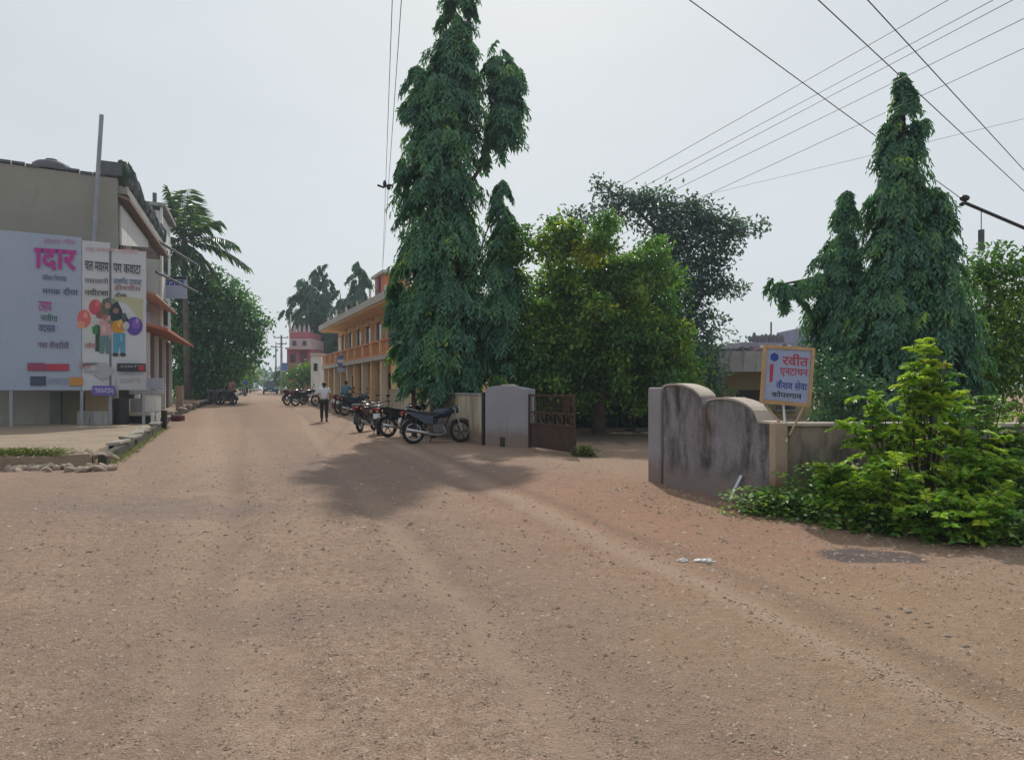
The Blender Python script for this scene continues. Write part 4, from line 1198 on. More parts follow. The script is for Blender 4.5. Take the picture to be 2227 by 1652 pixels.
# ------------------------------------------------------------------ stall under and beside the billboard
M_ply = mk('stall_olive', (.14, .13, .08), (.09, .085, .055), 1.5, .9, .2, 20, stain=(.07, .07, .06), stain_amt=(.5, .75))
pw = thing('plinth_wall', 'low olive-grey wall under the billboard', 'wall', (gx(140, 26.5), 26.5, .24))
for k, (a, b, ya, yb, mt) in enumerate(((-20, 138, 852, 925, mk('plinth_dark', (.13, .14, .12), (.085, .09, .08), 1.5, .9, .3, 20)), (141, 181, 852, 922, M_ply), (185, 250, 893, 922, M_concrete), (252, 276, 866, 926, M_dark), (190, 247, 852, 892, mk('stall_ochre', (.3, .22, .13), (.2, .15, .1), 2, .9)))):
    Yd = 27.0 + .01 * k
    p0, p1 = W(a, yb, Yd), W(b, ya, Yd)
    obj('wall_block', MB().box(((p0.x + p1.x) / 2, Yd, (p1.z + .1) / 2), (p1.x - p0.x, .3, p1.z - .1)) if ya < 890 else MB().box(((p0.x + p1.x) / 2, Yd - .25, (p1.z + .1) / 2), (p1.x - p0.x, .5, p1.z - .1)), mt, pw)
ps = thing('purple_placard', 'small purple placard below the middle of the billboard', 'sign', tuple(W(226, 862, 26.2)))
obj('board', MB().box(W(226, 849, 26.2), (.72, .03, .34), .35), flat('purple_board', (.12, .09, .36), .5), ps)
fpp = Frame(W(226, 849, 26.2)[:2], (math.cos(.35), math.sin(.35))); fpp.n = -fpp.n if fpp.n.y > 0 else fpp.n
zz = W(226, 849, 26.2).z
obj('lettering', glyphs(MB(), lambda u, v, d: fpp.P(u, zz - v, d), -.3, .3, -.1, .1, 6, .018, .022, 61, .25), flat('ink_lilac', (.4, .38, .6), .5), ps)
for px, py, w__, h_, col, nm, lab, Yd in ((286, 799, .92, .3, (.02, .02, .025), 'black_nameplate', 'black nameplate with reddish end on the lower right of the billboard', 26.75), (284, 832, .85, .5, (.42, .43, .46), 'notice_board', 'pale notice board with small print right of the purple placard', 26.7)):
    q = W(px, py, Yd)
    tt = thing(nm, lab, 'sign', (q.x, q.y, q.z - h_ / 2))
    obj('board', MB().box(q, (w__, .03, h_), .5), flat(nm, col, .4), tt)
    fq = Frame(q[:2], (math.cos(.5), math.sin(.5))); fq.n = -fq.n if fq.n.y > 0 else fq.n
    obj('lettering', glyphs(MB(), lambda u, v, d: fq.P(u, q.z - v, d), -w__ * .4, w__ * .4, -h_ * .3, h_ * .05, 7, .018, .022, 62, .22), flat('ink_dim', (.3, .28, .3), .5), tt)
    if col[0] < .1: obj('red_end', MB().prism([(w__ * .25, q.z - .1), (w__ * .45, q.z - .1), (w__ * .45, q.z + .1), (w__ * .25, q.z + .1)], fq.P, .018, .022), M_red, tt)
# shop counter with posts
sc = thing('shop_counter', 'small roadside stall counter with white posts right of the billboard', 'stall', (gx(310, 28.6), 28.6, .2))
def pb(name, x0, x1, ya, yb, Yd, th, mt, par): 
    p0, p1 = W(x0, yb, Yd), W(x1, ya, Yd)
    return obj(name, MB().box(((p0.x + p1.x) / 2, Yd, (p0.z + p1.z) / 2), (p1.x - p0.x, th, p1.z - p0.z)), mt, par, bevel=.008)
pb('counter_top', 270, 335, 896, 903, 28.2, 1.0, M_coping, sc); pb('counter_base', 272, 328, 904, 934, 28.4, .8, mk('dark_green_base', (.05, .055, .045), (.03, .034, .03), 2, .9), sc)
pb('white_post', 329, 335, 896, 938, 27.7, .1, M_white, sc); pb('white_post', 341, 347, 897, 937, 27.7, .1, M_white, sc); pb('dark_post', 352, 362, 892, 934, 28.6, .15, M_dark, sc)
pb('white_cabinet', 318, 346, 858, 894, 28.5, .4, M_white, sc); pb('glass_case', 288, 316, 866, 895, 28.6, .4, flat('case_grey', (.3, .29, .31), .3), sc); pb('white_crate', 274, 287, 868, 895, 28.5, .3, M_white, sc)
pb('upper_shelf', 288, 352, 848, 857, 28.5, .5, flat('shelf_grey', (.36, .38, .42), .6), sc); pb('pale_panel', 318, 356, 822, 846, 28.7, .08, flat('panel_pale', (.42, .43, .5), .5), sc)
tag(pb('leaning_board', 383, 398, 838, 893, 37.0, .12, M_post, None), 'narrow tan board standing at the verge under the leafy tree', 'board')
tag(pb('red_crate', 376, 398, 903, 915, 33.3, .4, flat('crate_maroon', (.13, .03, .035), .7), None), 'dark maroon crate lying on the verge edge past the stall', 'crate')
for k, (px, py) in enumerate(((395, 896), (412, 893), (425, 889))):
    q = W(px, py, 36 + k * 3)
    o = protos[k].copy(); C.objects.link(o); o.location = (q.x, q.y, hfar(q.y) + .35); o.scale = (5, 5, 4)
    tag(o, 'pale rock on the verge beyond the maroon crate', 'stone', 'verge rocks beyond the stall')

# ------------------------------------------------------------------ coconut palm and leafy tree on the left
YP = 50.0
pc = W(400, 528, YP)
pt = thing('coconut_palm', 'coconut palm with arching fronds behind the left shops', 'tree', (pc.x, YP, .5))
obj('trunk', MB().tube([(pc.x + .3, YP, .2), (pc.x + .15, YP, 6), (pc.x, YP, pc.z - .1)], [.24, .19, .15], 10), mk('palm_bark', (.2, .17, .14), (.12, .1, .08), 4), pt, smooth=True)
M_frond = leafmat('frond_leaf', [(0, (.045, .1, .07)), (.6, (.08, .16, .085)), (1, (.14, .23, .09))], .35)
tips = [(364, 409, -.3), (395, 425, .6), (425, 445, -.8), (478, 480, .4), (512, 530, -.4), (540, 580, .3), (470, 610, -.6), (445, 600, .8), (330, 450, -.5), (300, 520, .5), (310, 590, -.6), (350, 620, .6), (410, 410, 1.5), (440, 470, 2.0), (380, 620, -1.2)]
r_ = np.random.default_rng(77)
for (tx, ty, dy) in tips:
    e = W(tx, ty, YP + dy * 1.5); c0 = pc.copy()
    l = (e - c0).length
    mid = c0.lerp(e, .5) + Vector((0, 0, .22 * l))
    P, D, N = [], [], []
    rib = []
    n_ = 34
    for k in range(n_ + 1):
        t = k / n_
        p = c0 * (1 - t) ** 2 + mid * 2 * t * (1 - t) + e * t * t
        rib.append(p)
    for k in range(3, n_):
        t = k / n_
        d = (rib[k + 1] - rib[k]).normalized(); s = d.cross(Vector((0, 0, 1))).normalized()
        for sgn in (-1, 1):
            P.append(rib[k]); D.append(d * .55 + s * sgn * .8 + Vector((0, 0, -.45)) + Vector(r_.normal(0, .12, 3))); N.append(Vector((0, 0, 1)) + Vector(r_.normal(0, .2, 3)))
    P = np.array(P); n2 = len(P)
    tt_ = np.repeat(np.linspace(.1, 1, n2 // 2), 2)
    fo = leafmesh('frond', P, unit(np.array([tuple(x) for x in D])), unit(np.array([tuple(x) for x in N])), (1.15 * np.sin(tt_ * 2.6) + .3), np.full(n2, .17), r_.random(n2), M_frond, pt)
    obj('rib', MB().tube(rib[::4] + [rib[-1]], [.05 * (1 - k / 10) + .006 for k in range(len(rib[::4]) + 1)], 5), M_bark, fo)

YL = 52.0
M_street = leafmat('street_tree_leaf', [(0, (0.046, 0.130, 0.078)), (.5, (0.078, 0.221, 0.091)), (1, (0.182, 0.351, 0.104))], .4)
cl = [(420, 620, 36), (455, 615, 34), (490, 625, 28), (410, 670, 45), (460, 670, 50), (510, 660, 36), (540, 680, 24), (415, 730, 45), (465, 730, 55), (520, 720, 42), (556, 715, 22), (565, 745, 12), (420, 790, 44), (465, 790, 50), (515, 780, 40), (545, 770, 22),
      (420, 840, 36), (455, 840, 36), (495, 825, 26), (395, 640, 24), (395, 700, 30), (395, 760, 30), (398, 820, 26), (575, 705, 8)]
base = Vector((gx(440, YL), YL, .5))
tree('leafy_tree', 'dark leafy street tree below the coconut palm on the left', base, clump_leaves(cl, YL, 620, .3, .17, 51, .25, .35, 1.0, .35), M_street,
     [([(base.x, YL, .2), (base.x + .1, YL, 3), W(450, 720, YL)], [.22, .18, .1]), ([W(450, 740, YL), W(490, 680, YL), W(530, 660, YL)], [.1, .07, .03])])

# ------------------------------------------------------------------ orange two-storey building
M_orange = mk('orange_wall', (.78, .53, .27), (.66, .43, .22), .8, .85, .15, 20, stain=(.33, .2, .12), stain_amt=(.6, .85))
M_creamw = mk('cream_wall', (.76, .64, .48), (.66, .54, .4), .8, .85, .15, 20, stain=(.4, .3, .22), stain_amt=(.6, .85))
M_terra = mk('terracotta_rail', (.62, .28, .14), (.5, .21, .11), 2, .85, .2, 20)
M_roofs = mk('roof_slab_pale', (.5, .47, .42), (.4, .38, .34), 1.2, .9, .2, 20, stain=(.25, .23, .2), stain_amt=(.55, .8))
oa = Vector((-6.17, 38.0, 0)); ob = Vector((-15.3, 60.0, 0))
fo_ = Frame(oa[:2], (ob - oa)[:2]); fo_.n = -fo_.n if fo_.n.x > 0 else fo_.n
LO = (ob - oa).length
hb = thing('orange_building', 'orange and cream two-storey building with balcony behind the tall tree', 'building', (oa.x, oa.y, .2))
def ob_(name, u0, u1, z0, z1, d0, d1, mt, par=None, bev=0):
    g = MB(); fo_.box(g, u0, u1, z0, z1, d0, d1); return obj(name, g, mt, par or hb, bevel=bev)
ob_('ground_wall', .1, LO, 0, 3.1, -9, -1.6, M_orange)
ob_('upper_wall', .1, LO, 3.36, 6.1, -9, -1.3, M_creamw)
ob_('floor_slab', -.15, LO + .1, 3.11, 3.35, -9.1, .05, M_roofs)
ob_('roof_slab', -.3, LO + .5, 6.11, 6.2, -9.3, .1, M_orange)
ob_('roof_edge', -.35, LO + .55, 6.21, 6.62, -9.35, .2, M_roofs)
nb = 9
for k in range(nb + 1):
    u = .15 + k * (LO - .5) / nb
    ob_('pillar', u, u + .32, 0, 3.1, -.45, -.1, M_creamw if k % 2 else M_orange, bev=.01)
for k in range(nb):
    u = .6 + k * (LO - .5) / nb
    if k % 3 == 2:
        d = ob_('door', u + .3, u + 1.4, .15, 2.5, -1.6, -1.54, M_interior); ob_('frame', u + .2, u + .29, .15, 2.6, -1.6, -1.5, M_terra, d)
    else:
        d = ob_('window', u + .3, u + 1.5, 1.1, 2.5, -1.6, -1.54, M_glassdark); ob_('sill', u + .2, u + 1.6, 1.0, 1.08, -1.6, -1.45, M_creamw, d)
    if k % 2 == 0:
        ob_('wall_panel', u - .1, u + .15, 0.1, 3.05, -1.6, -1.5, M_terra)
for k in range(7):
    u = 1.0 + k * (LO - 1.6) / 7
    d = ob_('window', u + .2, u + 1.25, 3.7, 5.6, -1.3, -1.24, M_glassdark)
    ob_('shutter', u + 1.26, u + 1.75, 3.7, 5.6, -1.3, -1.18, mk('shutter_mauve', (.33, .24, .25), (.25, .18, .19), 3), d)
    ob_('lintel', u + .1, u + 1.9, 5.62, 5.72, -1.3, -.95, M_orange, d)
    ob_('pilaster', u - .35, u - .1, 3.36, 6.1, -1.3, -1.1, M_orange)
# balcony railing with individual balusters
ob_('rail_base', -.1, LO + .05, 3.36, 3.46, -.12, 0, M_terra); ob_('rail_top', -.1, LO + .05, 4.1, 4.2, -.14, .02, M_terra)
bal = None
for k in range(58):
    u = .05 + k * LO / 58
    if k % 6 == 0: ob_('rail_pier', u - .02, u + .2, 3.465, 4.095, -.13, .01, M_orange)
    else: ob_('baluster', u, u + .14, 3.465, 4.095, -.1, -.03, M_terra)
for k in range(12):
    u = .3 + k * LO / 12
    ob_('roof_stub', u, u + .12, 6.63, 7.15 + .2 * (k % 3 == 0), -.3, -.18, M_roofs if k % 2 else M_junk)
M_stair = mk('stair_orange', (.6, .22, .1), (.45, .16, .08), 1, .85)
stb = ob_('stair_tower', 7.6, 10.4, 6.63, 8.6, -3.0, -1.4, M_stair); ob_('tower_roof', 7.3, 10.7, 8.61, 8.78, -3.3, -1.2, M_roofs, stb)
ob_('purple_panel', 8.7, 9.3, 6.64, 8.5, -1.39, -1.3, flat('purple_cloth', (.16, .06, .16), .7), stb)
# round blue sign on the balcony
q = W(745, 785, 51.0)
bs = thing('round_sign', 'small blue and white round sign fixed on the orange balcony', 'sign', (q.x, q.y, q.z - .5))
fq = Frame(q[:2], (1, .2)); fq.n = -fq.n if fq.n.y > 0 else fq.n
obj('disc', MB().prism([(.42 * math.cos(a * .3927), q.z + .42 * math.sin(a * .3927)) for a in range(16)], fq.P, 0, .05), flat('sign_blue', (.1, .17, .42), .5), bs)
obj('band', MB().prism([(-.36, q.z - .12), (.36, q.z - .12), (.36, q.z + .12), (-.36, q.z + .12)], fq.P, .052, .06), M_white, bs)
obj('lower_plate', MB().prism([(-.36, q.z - .75), (.36, q.z - .75), (.36, q.z - .45), (-.36, q.z - .45)], fq.P, 0, .05), flat('sign_pale', (.45, .48, .58), .5), bs)
obj('bracket', MB().tube([fq.P(0, q.z - .8, -.03), fq.P(0, q.z + .3, -.03)], .03, 6), M_steel, bs)

# ------------------------------------------------------------------ pink building, low house, far row
def wbox(name, x0, x1, ya, yb, Yd, depth, mt, par, bev=0):
    p0, p1 = W(x0, yb, Yd), W(x1, ya, Yd)
    return obj(name, MB().box(((p0.x + p1.x) / 2, Yd + depth / 2, (p0.z + p1.z) / 2), (p1.x - p0.x, depth, p1.z - p0.z)), mt, par, bevel=bev)
M_pink = mk('pink_wall', (.44, .14, .17), (.35, .11, .14), .7, .85); M_pinkl = mk('pink_pale', (.5, .38, .38), (.42, .31, .31), .7, .85)
YK = 86.0
pk = thing('pink_building', 'pink-red building with pale upper storey beyond the orange building', 'building', (gx(650, YK), YK, .9))
wbox('lower_wall', 624, 676, 757, 860, YK, 6, M_pink, pk); wbox('upper_wall', 629, 676, 736, 756.5, YK - .2, 6, M_pinkl, pk); wbox('red_parapet', 629, 674, 722, 735.5, YK + .3, 5, M_pink, pk)
wbox('balcony_slab', 620, 680, 755.5, 759, YK - 1.2, 1.0, M_pinkl, pk)
wbox('doorway', 652, 668, 764, 800, YK - .06, .05, mk('pink_shade', (.16, .06, .08), (.12, .04, .06), 1), pk); wbox('window', 631, 643, 770, 788, YK - .06, .05, M_glassdark, pk)
wbox('window', 636, 644, 741, 751, YK - .27, .06, M_glassdark, pk); wbox('window', 658, 666, 741, 751, YK - .27, .06, M_glassdark, pk)
for px in (631, 641, 652, 662, 672):
    p = W(px, 722, YK + .6); obj('finial', MB().tube([p, p + Vector((0, 0, .5)), p + Vector((0, 0, .9))], [.2, .13, .03], 8), M_pinkl, pk)
p = W(632, 700, YK + 1); obj('roof_mast', MB().tube([p + Vector((0, 0, -1.5)), p + Vector((0, 0, .9))], .06, 6), M_white, pk)
wl = thing('white_house', 'small white wall block between the pink and the orange building', 'building', (gx(690, 70), 70, .8))
wbox('wall', 676, 698, 772, 868, 70, 5, M_whitewall, wl); wbox('roof', 674, 700, 768, 771.5, 69.7, 5.6, M_roofs, wl); wbox('window', 682, 690, 790, 806, 69.92, .06, M_glassdark, wl)

YH = 34.0
M_olive = mk('olive_wall', (.34, .3, .15), (.27, .24, .12), .8, .9, .2, 20, stain=(.16, .14, .08), stain_amt=(.55, .8))
ho = thing('low_house', 'low house with grey slab roof and olive walls behind the signboard', 'house', (gx(1650, YH), YH, 0))
wbox('roof_slab', 1512, 1790, 763, 808, YH, 9, M_concrete, ho); wbox('back_wall', 1520, 1850, 808.5, 925, YH + 2.2, .3, M_olive, ho)
wbox('side_pipe', 1528, 1536, 808.5, 918, YH + .2, .14, M_post, ho); wbox('veranda_post', 1770, 1782, 808.5, 920, YH + .2, .25, M_creamw, ho)
dd = wbox('door', 1600, 1660, 848, 920, YH + 2.1, .08, M_interior, ho); wbox('door_frame', 1596, 1599.5, 844, 920, YH + 2.08, .1, M_post, dd)
w2 = wbox('window', 1690, 1730, 845, 890, YH + 2.1, .08, M_glassdark, ho); wbox('sill', 1686, 1734, 890.5, 894, YH + 2.0, .18, M_concrete, w2)
wbox('kerb_plinth', 1515, 1800, 918, 930, YH + .3, 1.8, M_concrete, ho)
for k in range(14):
    p = W(1520 + k * 19, 762, YH + .2); hh = random.uniform(.05, .28)
    m = rock(90 + k, .16); m.v = [(x + p.x, y + p.y + .2, z * hh / .1 + p.z + hh * .4) for x, y, z in m.v]
    obj('roof_clutter', m, M_junk, ho)
YF = 62.0
tb_ = thing('terrace_building', 'distant terrace roof with red and white bands and potted plants above the signboard', 'building', (gx(1700, YF), YF, .7))
wbox('wall', 1612, 1850, 762, 868, YF, 8, M_greywall, tb_); wbox('dark_parapet', 1612, 1850, 744, 756, YF + .4, 7, mk('slate_band', (.24, .24, .31), (.18, .18, .24), 1), tb_)
wbox('red_band', 1640, 1850, 756.5, 761.5, YF - .2, 8, flat('band_red', (.36, .1, .12), .8), tb_); wbox('white_band', 1655, 1720, 750, 756, YF - .1, .4, M_white, tb_)
wbox('stair_head', 1735, 1790, 714, 743.5, YF + 1, 5, mk('slate_wall', (.26, .26, .33), (.2, .2, .26), 1), tb_); wbox('mast', 1676, 1679, 700, 743.5, YF + 1, .1, M_junk, tb_)
for k in range(9):
    p = W(1632 + k * 8.5, 740, YF + .6); m = rock(120 + k, .22); hh = random.uniform(.3, .7)
    m.v = [(x + p.x, y + p.y, z * hh / .14 + p.z + .1) for x, y, z in m.v]; obj('potted_plant', m, M_junk, tb_)

# trees around the pink building and further off
def far_cols(name, label, cols, Y0, n, seed, px, group=None):
    base = Vector((gx(px, Y0), Y0, hfar(Y0)))
    tree(name, label, base, column_leaves(cols, Y0, n, 8, .9, .5, .17, seed, lump=.35), M_far,
         [([(base.x, Y0, 0), W(px, 760, Y0), W(px, 640, Y0)], [.3, .2, .06])], group)
far_cols('mast_tree', 'clump of dark trees with several pointed tops behind the pink building', [
    [(690, 578, 6), (692, 600, 14), (690, 640, 22), (688, 690, 28), (690, 740, 30), (695, 800, 30)], [(660, 588, 6), (658, 605, 16), (655, 640, 24), (650, 680, 22), (655, 720, 16)],
    [(712, 576, 5), (715, 592, 9), (714, 630, 14), (712, 690, 22), (706, 760, 26), (704, 820, 22)], [(622, 655, 6), (624, 665, 12), (625, 685, 12), (628, 695, 5)], [(675, 610, 20), (675, 660, 26), (680, 720, 26)]], 95, 2600, 61, 688)
far_cols('mast_tree', 'dark pointed tree behind the left end of the orange roof', [[(739, 617, 4), (740, 628, 10), (742, 660, 14), (740, 720, 20), (738, 800, 20)], [(760, 640, 8), (760, 680, 14), (758, 730, 14)]], 92, 800, 62, 740)
far_cols('mast_tree', 'round-topped dark tree rising behind the middle of the orange roof', [[(782, 570, 6), (782, 582, 15), (782, 605, 18), (778, 630, 16), (772, 680, 16), (770, 760, 20)]], 90, 900, 63, 776)
base = Vector((gx(655, 74), 74, .8))
tree('bush', 'bright green bush in front of the pink building', base, clump_leaves([(632, 822, 16), (650, 815, 20), (668, 810, 18), (686, 800, 16), (688, 825, 16), (660, 832, 16), (640, 836, 12)], 74, 420, .3, .17, 64, .2), M_green,
     [([(base.x, 74, .5), W(655, 815, 74)], [.06, .02])], cat='bush')
base = Vector((gx(545, 100), 100, 1.0))
tree('leafy_tree', 'small yellow-green tree at the far left bend of the road', base, clump_leaves([(525, 800, 16), (540, 795, 14), (550, 810, 14), (530, 822, 16), (548, 830, 12), (515, 815, 12)], 100, 300, .4, .22, 65, .2), M_green,
     [([(base.x, 100, .6), W(540, 810, 100)], [.1, .04])])
wl_ = [(x + random.uniform(-8, 8), 838 - random.uniform(4, 20), random.uniform(12, 20), random.uniform(0, 60)) for x in range(380, 760, 11)]
o = leafmesh('distant_wood', *clump_leaves(wl_, 190, 22, 1.1, .7, 66, .1, .3), M_far, None, kind='stuff'); o['label'] = 'far line of trees closing the end of the road'
wl_ = [(x + random.uniform(-12, 12), 812 - random.uniform(0, 40), random.uniform(26, 44), random.uniform(0, 30)) for x in range(880, 2300, 26)]
o = leafmesh('distant_wood', *clump_leaves(wl_, 85, 75, .7, .4, 67, .1, .3), M_far, None, kind='stuff'); o['label'] = 'dark trees filling the plot behind the gate and houses'
base = Vector((gx(604, 96), 96, 1.0))
tree('bush', 'dark roadside bush at the foot of the far utility poles', base, clump_leaves([(600, 832, 11), (610, 822, 12), (616, 836, 10), (606, 806, 7), (596, 845, 8)], 96, 420, .35, .2, 71, .2), M_far,
     [([(base.x, 96, .8), W(606, 825, 96)], [.06, .03])], cat='bush')
q = W(619, 797, 80); bsn = thing('shop_sign', 'small blue shop sign beside the far utility pole', 'sign', (q.x, q.y, q.z - .4))
obj('board', MB().box(q, (.6, .06, .8), .2), flat('sign_blue', (.1, .17, .42), .5), bsn); obj('post', MB().tube([(q.x, q.y + .06, .8), (q.x, q.y + .06, q.z)], .04, 6), M_steel, bsn)
# hedge added dense to block horizon light behind the gate
base = Vector((gx(1330, 30), 30, 0))
tree('hedge', 'added dark hedge blocking the light at the back of the yard behind the gate', base, clump_leaves([(x, y, 42, random.uniform(-.5, .8)) for x in range(1120, 1540, 36) for y in (790, 850)] + [(x, yy, 32, random.uniform(0, .8)) for x in range(1100, 1560, 24) for yy in (885, 912)], 30, 900, .24, .13, 68, .3), M_far,
     [([(base.x, 30, -.1), W(1330, 860, 30)], [.05, .02])], cat='hedge')

# ------------------------------------------------------------------ utility poles and wires
def pole(name, label, px, Yd, ztop, arm=None, r=.12):
    x = gx(px, Yd); t = thing(name, label, 'utility pole', (x, Yd, hfar(Yd)))
    obj('shaft', MB().tube([(x, Yd, -.3), (x, Yd, ztop)], [r, r * .65], 10), M_concrete, t, smooth=True)
    if arm:
        for dz, l in arm:
            obj('crossarm', MB().box((x, Yd - .12, ztop + dz), (l, .09, .1), .2), M_junk, t)
            for k in (-1, 0, 1):
                obj('insulator', MB().tube([(x + k * l * .45, Yd - .12 + k * l * .09, ztop + dz + .05), (x + k * l * .45, Yd - .12 + k * l * .09, ztop + dz + .22)], [.05, .03], 6), M_dark, t)
    return t
pole('utility_pole', 'dark utility pole with crossarms at the far end of the road, right of centre line', 612, 84, 7.6, ((-.3, 1.6), (-1.0, 1.2)), .16)
pole('utility_pole', 'more distant thin utility pole left of the nearer one', 600, 110, 8.0, ((-.3, 1.4),), .16)
YU = 20.0
up = thing('utility_pole', 'utility pole at the right edge carrying a tilted arm with insulators', 'utility pole', (gx(2265, YU), YU, 0))
ux = gx(2265, YU)
obj('shaft', MB().tube([(ux, YU, -.3), (ux, YU, 7.4)], [.13, .09], 10), M_concrete, up, smooth=True)
obj('crossarm', MB().tube([W(2096, 440, YU - .15), W(2270, 514, YU - .15)], .045, 6), M_dark, up)
p = W(2098, 431, YU - .15); obj('insulator', MB().ell(p, (.13, .1, .09)), M_dark, up, smooth=True)
obj('insulator', MB().ell(W(2092, 444, YU - .15), (.07, .07, .06)), M_dark, up, smooth=True)
obj('fuse_box', MB().box(W(2134, 522, YU - .1), (.1, .12, .55)), M_junk, up); obj('fuse_lead', MB().tube([W(2134, 456, YU - .12), W(2134, 505, YU - .1)], .012, 6), M_junk, up)

def wire(label, a, b, Za, Zb, ext=(0, 0), r=.011, group=None, sag=0.0, name='overhead_wire'):
    """a,b photo positions with heights; extended beyond both ends"""
    def at(p, Z):
        Y = (Z - CAMZ) * F / (HY - p[1]); return Vector((gx(p[0], Y), Y, Z))
    A, B = at(a, Za), at(b, Zb); d = B - A
    A2, B2 = A - d * ext[0], B + d * ext[1]
    pts = []
    for k in range(13):
        t = k / 12; q = A2.lerp(B2, t); pts.append(q + Vector((0, 0, -sag * 4 * t * (1 - t))))
    return tag(obj(name, MB().tube(pts, r, 5), M_wire), label, 'wire', group)
G1 = 'parallel power lines following the road'
for lab, a, b, z in (('topmost of five parallel power lines on the right, rising to the upper edge', (1375, 390), (1888, 99), 8.2), ('second from the top of five parallel power lines on the right', (1402, 405), (1977, 98), 8.2),
                     ('middle one of five parallel power lines on the right', (1430, 407), (2017, 98), 8.0), ('fourth from the top of five parallel power lines on the right', (1470, 412), (2114, 96), 8.0),
                     ('lowest of five parallel power lines on the right', (1535, 425), (2139, 146), 7.7)):
    wire(lab, a, b, z, z, (1.2, .9), .0075, G1)
wire('faint thin cable below the five parallel power lines', (1560, 418), (2121, 284), 7.0, 7.0, (.6, .6), .004)
G2 = 'service wires crossing the power lines'
wire('leftmost crossing wire running down to the insulator at the right edge', (1632, 97), (2096, 436), 8.2, 6.55, (.5, 0), .01, G2)
wire('middle crossing wire passing behind the tip of the tall pointed tree', (1885, 98), (2137, 332), 8.3, 7.8, (.5, 3.0), .011, G2)
wire('rightmost and shortest crossing wire in the upper right corner', (1977, 98), (2137, 272), 8.3, 8.0, (.5, 3.0), .011, G2)
pe = W(832, 584, 41.5)
for lab, p in (('left of two thin service wires dropping to the orange building roof', (850, 85)), ('right of two thin service wires dropping to the orange building roof', (867, 85))):
    s0 = W(p[0], p[1], 15.0); d = pe - s0
    a_ = s0 - d * .8
    tag(obj('service_wire', MB().tube([a_, s0, s0.lerp(pe, .5) + Vector((0, 0, -.05)), pe], .008, 5), M_wire), lab, 'wire', 'service wires to the orange building')
sw = thing('wire_spacer', 'small dark insulator spacer clamped on the two service wires', 'insulator', tuple(W(838, 404, 24.5)))
q = W(840, 404, 24.0)
obj('spacer_bar', MB().tube([q + Vector((-.28, 0, .02)), q + Vector((-.1, 0, -.05)), q + Vector((.1, 0, .03)), q + Vector((.2, 0, 0))], .035, 6), M_dark, sw)
obj('clamp', MB().ell(q + Vector((-.05, 0, .06)), (.06, .06, .12)), M_dark, sw); obj('clamp', MB().ell(q + Vector((.08, 0, -.05)), (.07, .06, .09)), M_dark, sw)

# ------------------------------------------------------------------ motorcycles
def lathe_x(m, c, prof, n=20):
    """profile (x offset, radius) turned about the x axis"""
    b = len(m.v)
    for xo, r in prof:
        for k in range(n):
            a = 2 * math.pi * k / n
            m.v.append((c[0] + xo, c[1] + r * math.cos(a), c[2] + r * math.sin(a)))
    for j in range(len(prof) - 1):
        for k in range(n):
            m.f.append((b + j * n + k, b + j * n + (k + 1) % n, b + (j + 1) * n + (k + 1) % n, b + (j + 1) * n + k))
    return m
M_engine = mk('engine_metal', (.16, .16, .17), (.1, .1, .105), 10, .5, .2, 60, .6)
M_seat = flat('seat_vinyl', (.022, .022, .024), .5)
M_tail = flat('tail_red', (.3, .015, .02), .3)
M_plate = flat('plate_white', (.6, .6, .62), .5)
def arc_fender(cy, cz, r, a0, a1, w0, th=.012, n=10):
    m = MB()
    for k in range(n + 1):
        a = a0 + (a1 - a0) * k / n
        for rr in (r, r + th):
            for x in (-w0, w0): m.v.append((x, cy + rr * math.cos(a), cz + rr * math.sin(a)))
    for k in range(n):
        b = k * 4; q = b + 4
        m.f += [(b, b + 1, q + 1, q), (b + 2, q + 2, q + 3, b + 3), (b, q, q + 2, b + 2), (b + 1, b + 3, q + 3, q + 1)]
    m.f += [(0, 2, 3, 1), (n * 4, n * 4 + 1, n * 4 + 3, n * 4 + 2)]
    return m
